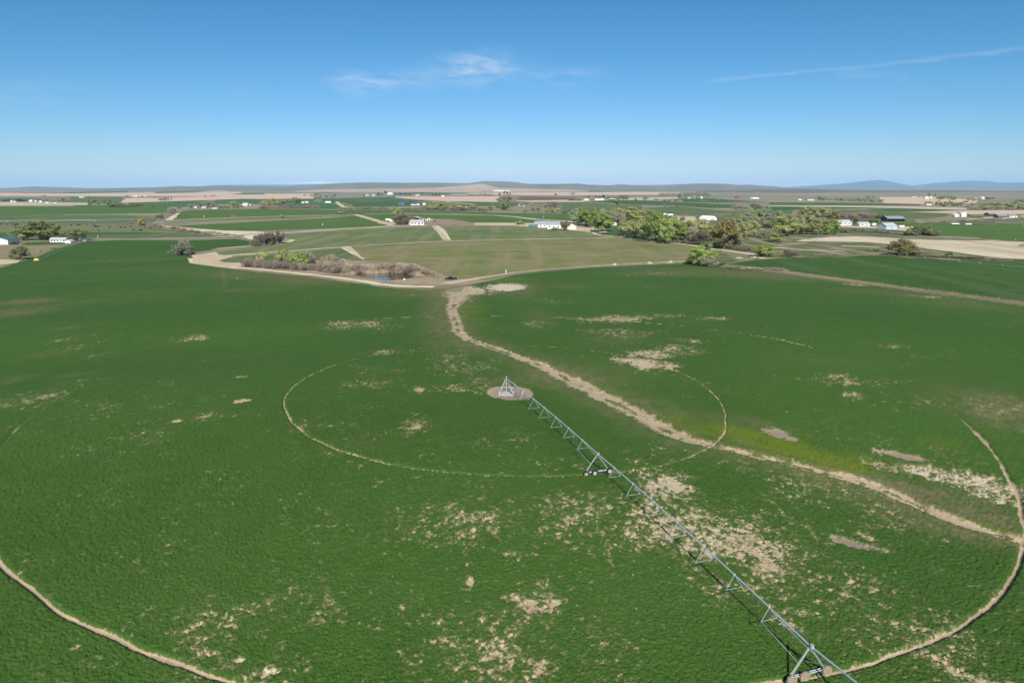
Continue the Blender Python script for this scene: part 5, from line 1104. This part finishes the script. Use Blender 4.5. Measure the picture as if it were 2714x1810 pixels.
        for a_ in (2.05, -.55, -2.05):
            c = t3(a_, .55); ax = np.array([*D, 0]); o_ = ax * .34
            wh = wheel(o, c + o_, ax, N, .56, .30, mud)
    MB().cyl((PX + 3.6, PY - .4, b0), (PX + 3.6, PY - .4, b0 + .7), .07, n=8).obj('standpipe', 'white_plastic', o)
    return o
def wheel(parent, c, ax, fw, r, w, mud=False):
    """a field tyre with lugs on a dished rim; ax = axle direction, fw = rolling direction"""
    ax = np.asarray(ax, float); fw = np.array([fw[0], fw[1], 0.0]); up = np.array([0, 0, 1.0]); n = 20
    def ring(rr, off): return [c + ax * off + rr * (math.cos(2 * math.pi * i / n) * fw + math.sin(2 * math.pi * i / n) * up) for i in range(n)]
    h = w / 2; prof = [(r * .58, -h * .8), (r * .86, -h), (r * .97, -h * .75), (r * .97, h * .75), (r * .86, h), (r * .58, h * .8)]
    t = MB(); v = []
    for rr, of in prof: v += ring(rr, of)
    k = len(prof); t.add(v, [(a * n + i, a * n + (i + 1) % n, ((a + 1) % k) * n + (i + 1) % n, ((a + 1) % k) * n + i) for a in range(k) for i in range(n)])
    for i in range(16):
        th = 2 * math.pi * i / 16; sg = 1 if i % 2 else -1
        rad_ = math.cos(th) * fw + math.sin(th) * up; tan = -math.sin(th) * fw + math.cos(th) * up
        p0 = c + rad_ * r * .97; q = [p0 + tan * .05 * s1 + ax * (sg * h * s2 + tan_off) for s1, s2, tan_off in ((-1, .05, 0), (1, .05, 0), (1, .9, 0), (-1, .9, 0))]
        t.add(q + [x + rad_ * .045 for x in q], [(0, 1, 5, 4), (1, 2, 6, 5), (2, 3, 7, 6), (3, 0, 4, 7), (4, 5, 6, 7)])
    to = t.obj('wheel', 'mud' if mud else 'rubber', parent)
    rm = MB(); v = ring(r * .585, h * .6) + ring(r * .48, h * .2) + ring(r * .16, h * .4) + ring(r * .585, -h * .6) + ring(r * .48, -h * .2) + ring(r * .16, -h * .5)
    f = []
    for a in (0, 3): f += [((a + j) * n + i, (a + j) * n + (i + 1) % n, (a + j + 1) * n + (i + 1) % n, (a + j + 1) * n + i) for j in range(2) for i in range(n)]
    f += [tuple(2 * n + i for i in range(n)), tuple(5 * n + i for i in range(n)), ]
    rm.add(v, f); rm.obj('rim', 'rim_pale' if not mud else 'mud', to)
    return to
build_pivot()
def far_pivot(label, pts, start=None, end=None, PH=4.0):
    """a distant pivot machine: towers at photo points, pipe slung between them"""
    g = [np.array(P(*q)) for q in pts]; o = empty('center_pivot_irrigator', tuple(g[0])); tag(o, label, 'irrigation machine'); z0 = g[0]
    for k in range(len(g) - 1):
        A, B = g[k] - z0 + (0, 0, PH), g[k + 1] - z0 + (0, 0, PH); s = MB(); n = 8
        pt = lambda t: A + (B - A) * t + np.array([0, 0, 1.2 * t * (1 - t) * 2])
        for i in range(n): s.cyl(pt(i / n), pt((i + 1) / n), .13, n=6, caps=False)
        so_ = s.obj('span_pipe', 'galvanised', o); tr = MB()
        for i in range(1, n): tr.cyl(pt(i / n), pt(i / n) - (0, 0, 1.2), .05, n=4); tr.cyl(pt(i / n) - (0, 0, 1.2), pt((i + 1) / n) - ((0, 0, 1.2) if i < n - 1 else (0, 0, 0)), .03, n=4)
        tr.obj('truss_brace', 'galvanised', so_)
    d = g[-1] - g[0]; d = d[:2] / np.hypot(*d[:2]); N = np.array([-d[1], d[0]])
    for q in g:
        c = q - z0; f = MB()
        for sg in (1, -1): f.cyl(c + (0, 0, PH), c + np.array([*(N * sg * 2.1), .6]), .11, n=5)
        f.cyl(c + np.array([*(N * 2.1), .6]), c + np.array([*(-N * 2.1), .6]), .1, n=5); f.obj('tower_leg', 'galvanised', o)
        for sg in (1, -1): wheel(o, c + np.array([*(N * sg * 2.1), .6]), np.array([*d, 0]), N, .6, .35)
    return o
far_pivot('long distant pivot irrigator behind the cattle pasture on the left', [(-95,595.5), (22,594.6), (142,593.8), (254,592.6), (351,590.2), (424,587.6)])
far_pivot('distant pivot irrigator on the green field behind the pale bare field', [(2630,598), (2713,602), (2800,606)])
far_pivot('small distant pivot irrigator beside the canal-turn grove', [(478,563), (489,557.5), (498,555)])
def wheel_line(label, pts, mover):
    g = [np.array(P(*q)) for q in pts]; o = empty('wheel_line', tuple(g[0])); tag(o, label, 'irrigation line'); z0 = g[0].copy()
    s = MB()
    for k in range(len(g) - 1): s.cyl(g[k] - z0 + (0, 0, 1.0), g[k + 1] - z0 + (0, 0, 1.0), .075, n=6)
    s.obj('pipe', 'galvanised', o)
    for k in range(len(g) - 1):
        for t in ((0, .5) if np.hypot(*(g[k + 1] - g[k])[:2]) > 30 else (0,)):
            c = g[k] + (g[k + 1] - g[k]) * t - z0 + (0, 0, 1.0); d = (g[k + 1] - g[k])[:2]; d = d / np.hypot(*d); N = np.array([-d[1], d[0], 0]); up = np.array([0, 0, 1.0]); w = MB(); n = 14
            pts_ = [c + 1.0 * (math.cos(2 * math.pi * i / n) * N + math.sin(2 * math.pi * i / n) * up) for i in range(n)]
            for i in range(n): w.cyl(pts_[i], pts_[(i + 1) % n], .07, n=4, caps=False)
            for i in range(0, n, 2): w.cyl(c, pts_[i], .035, n=4, caps=False)
            w.obj('wheel', 'steel_dark', o)
    return o
wheel_line('wheel-line sprinkler pipe standing along the top of the right green field', [(2384,679.5), (2403,682), (2451,687.5), (2493,692), (2542,696.5), (2596,702), (2656,708), (2725,714)], None)
wheel_line('wheel-line sprinkler pipe along the slanting edge of the left field', [(105,692), (125,683), (145,674), (165,666.5), (190,657), (215,648), (238,640.5)], None)
# its yellow engine mover
p = P(97, 692.5); o = empty('irrigation_mover', p, .5); tag(o, 'bright yellow engine mover at the near end of the left wheel line', 'engine cart')
MB().prism([(-1.3, .5), (1.3, .5), (1.3, 1.2), (.7, 1.7), (-.9, 1.7), (-1.3, 1.3)], -.6, .6).obj('engine_cover', 'paint_yellow', o)
MB().box(-1.8, 1.8, -.75, .75, .36, .5).obj('frame', 'steel_dark', o)
for sx_ in (-1.4, 1.4):
    for sy_ in (-.95, .95): wheel(o, np.array([sx_, sy_, .5]), np.array([0, 1.0, 0]), (1, 0), .5, .25)

# ------------------------------------------------------------------ vehicles
def vehicle(name, label, cat, px, py, yaw, L, prof_body, prof_cab, body, wheels, hw=.95, glass=None, lamps=True, group=None, r=.4):
    p = P(px, py); o = empty(name, (p[0], p[1], p[2] + .05), yaw); tag(o, label, cat, group)
    MB().prism([(x * L, z) for x, z in prof_body], -hw, hw).obj('body', body, o)
    if prof_cab: MB().prism([(x * L, z) for x, z in prof_cab], -hw * .88, hw * .88).obj('cab', body, o)
    if glass:
        for sg in (1, -1): MB().prism([(x * L, z) for x, z in glass], sg * hw * .885, sg * hw * .9).obj('window', 'glass_dark', o)
    for wx in wheels:
        for sg in (1, -1): wheel(o, np.array([wx * L, sg * (hw - .12), r]), np.array([0, float(sg), 0]), (1, 0), r, .26)
    if lamps:
        zt = max(z for x, z in prof_body) * .72
        for sg in (1, -1):
            MB().box(L * .5 - .02, L * .5 + .03, sg * hw * .72 - .14, sg * hw * .72 + .14, zt, zt + .14).obj('headlight', 'lamp_clear', o)
            MB().box(-L * .5 - .03, -L * .5 + .02, sg * hw * .8 - .09, sg * hw * .8 + .09, zt, zt + .22).obj('tail_light', 'lamp_red', o)
    return o
PB = [(-.5, .45), (.5, .45), (.5, .98), (.46, 1.12), (.2, 1.18), (-.5, 1.18)]; PC = [(-.12, 1.18), (.24, 1.18), (.13, 1.85), (-.10, 1.88)]; PG = [(-.10, 1.24), (.2, 1.24), (.115, 1.75), (-.085, 1.78)]
vehicle('pickup_truck', 'black pickup truck parked on the bank right of the pond', 'truck', 1195, 742, math.pi + .15, 5.9, PB, PC, 'paint_black', (-.31, .33), glass=PG)
vehicle('pickup_truck', 'dark pickup truck parked against the left-edge white shed', 'truck', 38, 649, .1, 6.0, PB, PC, 'paint_black', (-.31, .33), glass=PG)
VB = [(-.5, .4), (.5, .4), (.5, 1.0), (.36, 1.15), (.26, 2.2), (-.5, 2.25)]
vehicle('van', 'white van in the yard left of the central farmhouse', 'van', 1049, 592, .3, 5.5, VB, None, 'paint_white', (-.3, .3), glass=[(.0, 1.3), (.27, 1.3), (.22, 1.95), (0, 1.95)])
vehicle('pickup_truck', 'white pickup truck beside the small house wing of the central farm', 'truck', 1058, 594.5, .5, 5.4, PB, PC, 'paint_white', (-.31, .33), glass=PG)
vehicle('pickup_truck', 'dark pickup truck left of the white shop', 'truck', 2271, 599.5, .2, 5.8, PB, PC, 'paint_black', (-.31, .33), glass=PG)
TB = [(-.5, .7), (.5, .7), (.5, 3.0), (.45, 3.1), (-.5, 3.1)]
for lab, x_, y_, L_ in [('white box trailer at the left end of the central farmyard', 1029, 586, 7), ('white travel trailer second from the left in the central farmyard', 1041, 589, 8), ('white box trailer parked right of the white shop', 2315, 599, 5),
                  ('white stock trailer parked right of the metal shop', 2388, 605, 6), ('white truck trailer behind the wood beside the pale yard', 1776, 572.5, 9), ('white trailer showing through the wood left of the pale yard', 1762, 571, 5)]:
    vehicle('trailer', lab, 'trailer', x_, y_, .15, L_, TB, None, 'paint_white', (-.1, .08), hw=1.2, lamps=False)
def tractor(label, px, py, mat, yaw):
    p = P(px, py); o = empty('tractor', p, yaw); tag(o, label, 'tractor')
    MB().prism([(-.6, .8), (2.0, .8), (2.0, 1.5), (-.2, 1.6)], -.4, .4).obj('hood', mat, o); MB().prism([(-1.6, 1.0), (-.2, 1.0), (-.3, 2.6), (-1.4, 2.6)], -.7, .7).obj('cab', 'glass_dark', o); MB().box(-1.6, -.1, -.8, .8, 2.61, 2.75).obj('cab_roof', mat, o)
    for x_, r_ in ((-1.0, .85), (1.5, .5)):
        for sg in (1, -1): wheel(o, np.array([x_, sg * .95, r_]), np.array([0, float(sg), 0]), (1, 0), r_, .4)
tractor('dark tractor among the machinery left of the metal shop', 2338, 600, 'steel_dark', .4); tractor('orange tractor among the machinery right of the metal shop', 2396, 603, 'paint_orange', -.6)
tractor('white field tractor standing in the central corral', 1155, 588.5, 'paint_white', 1.0); tractor('dark tractor parked under the round olive tree by the small sheds', 208, 640, 'steel_dark', .2)
tractor('red tractor parked between the small white sheds', 195, 642, 'paint_red', .6); tractor('green tractor tucked into the front edge of the wood', 1791, 644, 'paint_green', 2.3)

# ------------------------------------------------------------------ cattle
def cow_mesh():
    me = bpy.data.meshes.new('cow_body')
    v = [(0, 0, 1.15), (.5, 0, 1.2), (.95, 0, 1.15), (1.35, 0, 1.05), (1.6, 0, .85), (1.85, 0, .55), (-.45, 0, 1.22), (-.7, 0, 1.1), (-.78, 0, .6)]
    e = [(0, 1), (1, 2), (2, 3), (3, 4), (4, 5), (0, 6), (6, 7), (7, 8)]; rad = [.42, .42, .36, .22, .17, .09, .38, .12, .03]
    for sx_, root in ((.85, 2), (-.5, 6)):
        for sy_ in (.22, -.22):
            i = len(v); kx = .06 if sx_ > 0 else -.12
            v += [(sx_, sy_, .8), (sx_ + kx, sy_, .42), (sx_ + kx * .3, sy_, .06)]; e += [(root, i), (i, i + 1), (i + 1, i + 2)]; rad += [.17, .09, .075]
    for sy_ in (.18, -.18): i = len(v); v += [(1.5, sy_, 1.02)]; e += [(4, i)]; rad += [.05]
    me.from_pydata(v, e, []); ob = bpy.data.objects.new('tmp', me); COL.objects.link(ob)
    ob.modifiers.new('s', 'SKIN')
    for i, r_ in enumerate(rad): me.skin_vertices[0].data[i].radius = (r_, r_)
    me.skin_vertices[0].data[0].use_root = True
    ob.modifiers.new('u', 'SUBSURF').levels = 1
    dg = bpy.context.evaluated_depsgraph_get(); out = bpy.data.meshes.new_from_object(ob.evaluated_get(dg)); out.materials.clear(); out.materials.append(MATS['cow_black'])
    bpy.data.objects.remove(ob); out.name = 'cow'; return out
cm = cow_mesh()
COWP = [(5,597),(18,597),(35,597),(42,597.5),(47,597),(41,599.5),(189,598.5),(205,599),(213,597.5),(231,599),(249,599.5),(253,602),(255,604),(262,602.5),(290,605),(321,605),(330,605),(261,613.5),(348,604),(354,612),(372,612.5),(385,605),(399,606),(376,613)]
COWS = {}
for lo_, hi_, wh_ in ((0, 100, 'beyond the olive farmyard trees'), (100, 275, 'in the middle bunch of the herd'), (275, 999, 'near the canal shrubs')):
    for k_, q_ in enumerate(sorted(p_ for p_ in COWP if lo_ <= p_[0] < hi_)): COWS[q_] = f'black cow, {ORD[k_]} from the left {wh_}'
for i, (x_, y_) in enumerate(COWP):
    c = link('cow', cm); c.location = P(x_, y_); c.rotation_euler = (0, 0, random.uniform(0, 6.28)); c.scale = (1.15, 1.15, 1.15)
    tag(c, COWS[(x_, y_)], 'cow', 'black cattle scattered over the pasture')

# ------------------------------------------------------------------ posts, poles, pipes, piles
def post(name, label, px, py, h, r_, mat, cat='post', group=None, cap=False, lean=0.0):
    p = P(px, py); s = MB(); s.cyl((0, 0, -.2), (lean * h, 0, h), r_, r_ * .9, n=7); o = s.obj(name, mat); o.location = p; tag(o, label, cat, group)
    if cap: MB().cyl((lean * h, 0, h), (lean * h, 0, h + .25), r_ * 1.5, r_ * 1.1, n=8).obj('cap', mat, o)
    return o
post('standpipe', 'white standpipe on the bank between the truck and the olive meadow', 1341, 727, 2.0, .16, 'white_plastic', 'pipe', cap=True)
post('fence_post', 'left dark gate post at the pond outlet', 1022, 748, 1.9, .12, 'wood_dark'); post('fence_post', 'right dark gate post at the pond outlet', 1033, 748, 1.9, .12, 'wood_dark')
for i, x_ in enumerate((1152, 1160)): post('fence_post', ('left' if i == 0 else 'right') + ' of two fence posts left of the black truck', x_, 742, 1.6, .11, 'wood_dark')
p = P(1072, 743); o = MB().prism([(-.3, 0), (.3, 0), (.3, .6), (.15, .8), (-.15, .8), (-.3, .6)], -.3, .3).obj('water_box', 'white_plastic'); o.location = p; tag(o, 'white water box on the pond outlet', 'box'); MB().cyl((0, 0, .8), (0, 0, 1.2), .1, n=8).obj('pipe', 'white_plastic', o)
for i, (x_, y_) in enumerate([(1647,704), (1792,698), (1815,697)]): post('fence_post', ['left', 'middle', 'right'][i] + ' of three dark posts on the bank left of the big corner tree', x_, y_, 2.0, .12, 'wood_dark')
post('fence_post', 'black burnt stump post on the track bend before the wood', 1567, 618, 4.0, .35, 'wood_dark')
post('standpipe', 'thin white post in the field behind the long white house', 1440, 578, 3.0, .2, 'white_plastic', 'pipe'); post('standpipe', 'small white post in the long green field left of the ramp', 855, 598, 2.6, .3, 'white_plastic', 'pipe')
post('standpipe', 'white post at the lane in the far green field', 541, 576, 2.6, .3, 'white_plastic', 'pipe'); post('standpipe', 'white post at the far edge of the right green field', 2691, 637, 1.2, .16, 'white_plastic', 'pipe'); post('standpipe', 'white post by the road left of the cattle pasture', 260, 632, 3.2, .12, 'white_plastic', 'pipe')
for i, (x_, y_, h_) in enumerate([(1430,566,11), (1487,583,12), (1848,580,12), (1902,584,12), (1808,578,11), (172,544,10), (75,543,10)]):
    p = P(x_, y_); o = MB().cyl((0, 0, -.3), (0, 0, h_), .17, .12, n=7).obj('power_pole', 'wood_dark'); o.location = p
    MB().box(-1.2, 1.2, -.07, .07, h_ - .9, h_ - .72).obj('crossarm', 'wood_dark', o)
    tag(o, ['grey power pole before the grove above the long white house', 'power pole behind the rust-brown tree', 'power pole left of the big white hay shelter', 'power pole right of the big white hay shelter', 'power pole by the pale yard behind the wood', 'power pole right of the far left sheds', 'power pole below the far left sheds'][i], 'power pole')
for i in range(12):
    t = i / 11; post('fence_post', f'thin post, {ORD[i]} from the left in the front corral fence', 1185 + 85 * t, 597.3 - .5 * t, 1.6, .1, 'wood_dark', group='corral fence posts')
for i in range(10):
    t = i / 9; post('fence_post', f'thin post, {ORD[i]} from the left in the curving back corral fence', 1200 + 60 * t, 581.5 + 10 * t ** 1.4, 1.6, .1, 'wood_tan', group='corral back fence posts')
for i in range(10):
    post('fence_post', f'thin wooden post, {ORD[i]} from the left along the right ditch', 2090 + 62 * i, 722.5 + 7.95 * i + (.25 * i) ** 1.5 * .6, 1.5, .08, 'straw', group='posts along the right ditch')
# radio mast on the hill
def mast(label, px, py, D, h):
    q = sky_ae(px, py); o = empty('radio_mast', (q[0] * D, D, CH + q[1] * D - 3)); tag(o, label, 'mast'); s = MB()
    for i in range(3): a = 2.094 * i; s.cyl((2 * math.cos(a), 2 * math.sin(a), 0), (.5 * math.cos(a), .5 * math.sin(a), h), 1.0, .7, n=4)
    s.obj('lattice', 'steel_dark', o); MB().cyl((0, 0, h), (0, 0, h + 8), .6, n=5).obj('antenna', 'steel_dark', o)
mast('tall radio mast on the sage hill left of the flat-topped hill', 1089, 485.6, 10500, 66)
# PVC pipes stacked by the far field
for i, (x0, x1, y_) in enumerate([(2522,2542,594.4), (2559,2575,595.4)]):
    a, b2 = np.array(P(x0, y_)), np.array(P(x1, y_)); s = MB(); c = (a + b2) / 2
    for k in range(4): s.cyl(a - c + (0, .5 * k, .3), b2 - c + (0, .5 * k, .3), .3, n=7)
    for k in range(3): s.cyl(a - c + (0, .5 * k + .25, .75), b2 - c + (0, .5 * k + .25, .75), .3, n=7)
    o = s.obj('pipe_stack', 'white_plastic'); o.location = c; tag(o, ['longer', 'shorter'][i] + ' stack of white pipes at the top of the right green field', 'pipe stack')
def pile(name, label, px, py, wpx, hpx, mat, cat, seed):
    p = P(px, py); m = MP(px, py); r_ = wpx * m / 2; h = hpx * m; n = 22; k = 7; g = np.random.default_rng(seed); v = []; f = []
    for j in range(k):
        t = j / (k - 1)
        for i in range(n):
            a = 6.2832 * i / n; rr = r_ * (1 - t) * (1 + .18 * math.sin(a * 3 + seed) + .1 * g.normal()); v.append((rr * math.cos(a), rr * .8 * math.sin(a), -.1 + h * (1 - (1 - t) ** 1.6) + .05 * h * g.normal() * (0 < t < 1)))
    for j in range(k - 1): f += [(j * n + i, j * n + (i + 1) % n, (j + 1) * n + (i + 1) % n, (j + 1) * n + i) for i in range(n)]
    o = MB().add(v, f).obj(name, mat); o.location = p; return tag(o, label, cat)
pile('gravel_pile', 'tan gravel pile nearest the metal shop', 2403, 606, 9, 5, 'gravel', 'gravel pile', 1); pile('gravel_pile', 'largest pale gravel pile right of the metal shop', 2416, 606, 13, 6, 'gravel', 'gravel pile', 2); pile('gravel_pile', 'lone pale gravel pile beyond the riverside bushes', 2461, 609, 11, 4, 'gravel', 'gravel pile', 3)
for i, (x_, y_, w_, h_) in enumerate([(1630,703,16,7), (1722,699,18,8), (1778,697,20,9), (2000,684,26,4), (2018,686,22,4), (1960,685,18,4)]):
    s = MB(); g = np.random.default_rng(i + 50); m = MP(x_, y_); p = P(x_, y_)
    o = empty('stone_heap', p); tag(o, ['stone heap left of the three dark posts', 'grey stone heap second from the left on the bank', 'stone and log heap nearest the big corner tree', 'long pale rubble heap at the end of the pale track', 'pale rubble heap below the low spreading tree', 'small pale rubble heap left of the long one'][i], 'stone heap')
    for k in range(14):
        rr = g.uniform(.35, .8); t = g.uniform(0, 6.28); d = g.uniform(0, 1); c = np.array([math.cos(t) * d * w_ * m / 2, math.sin(t) * d * 2.0, (1 - d) * h_ * m * .7 * g.uniform(.3, 1)])
        bm = bmesh.new(); bmesh.ops.create_icosphere(bm, subdivisions=1, radius=rr)
        for q in bm.verts: q.co = q.co * g.uniform(.75, 1.15); q.co.z *= .75
        me = bpy.data.meshes.new('stone'); bm.to_mesh(me); bm.free(); me.materials.append(MATS['stone']); link('stone', me, o, c)
# reeds by the pond, dry grass along the right ditch: uncountable blades
def blades(name, mat, centres, n_each, spread, h, seed, wd=.05):
    g = np.random.default_rng(seed); c = np.repeat(np.array(centres), n_each, 0); n = len(c); c = c + np.stack([g.normal(size=n) * spread, g.normal(size=n) * spread, np.zeros(n)], 1)
    d = g.normal(size=(n, 3)) * .28 + (0, 0, 1); d /= np.linalg.norm(d, axis=1)[:, None]; V = twigs(c, d, h * g.uniform(.5, 1.2, n), wd, g)
    o = link(name, np_mesh(name, V, np.arange(len(V)).reshape(-1, 4), [mat])); return tag(o, kind='stuff')
def along(pts, step):
    out = []
    for a, b2 in zip(pts[:-1], pts[1:]):
        a, b2 = np.array(P(*a)), np.array(P(*b2)); k = max(1, int(np.hypot(*(b2 - a)[:2]) / step))
        out += [a + (b2 - a) * i / k for i in range(k)]
    return out
blades('reeds', 'reed', along([(930,727), (950,724), (984,726.5), (1041,723.5), (1108,729), (1112,734)], .8), 40, .9, 2.2, 3)
blades('reeds', 'reed', along([(1106,733), (1145,732)], .7), 40, 1.1, 1.3, 4)
blades('dry_grass', 'straw', along([(1935,705), (2040,715), (2200,737), (2400,763.5), (2714,803), (2800,815)], .5), 16, .55, .9, 5, .03)
blades('dry_grass', 'straw', along([(760,722), (880,731), (946,735), (1000,745), (1060,750), (1150,750)], 1.0), 14, 1.4, .8, 6, .03)

# ------------------------------------------------------------------ haze
b = NB('haze'); v = b.n('ShaderNodeVolumePrincipled'); v.inputs['Color'].default_value = (.40, .66, .98, 1); v.inputs['Density'].default_value = 2.7e-5; v.inputs['Anisotropy'].default_value = -0.18
b.t.links.new(v.outputs[0], b.out.inputs['Volume'])
s = MB().box(-54000, 54000, -54000, 54000, -9, 640); me = bpy.data.meshes.new('haze'); me.from_pydata(s.v, [], s.f); me.materials.append(b.m); me.update()
tag(link('haze', me), kind='stuff')
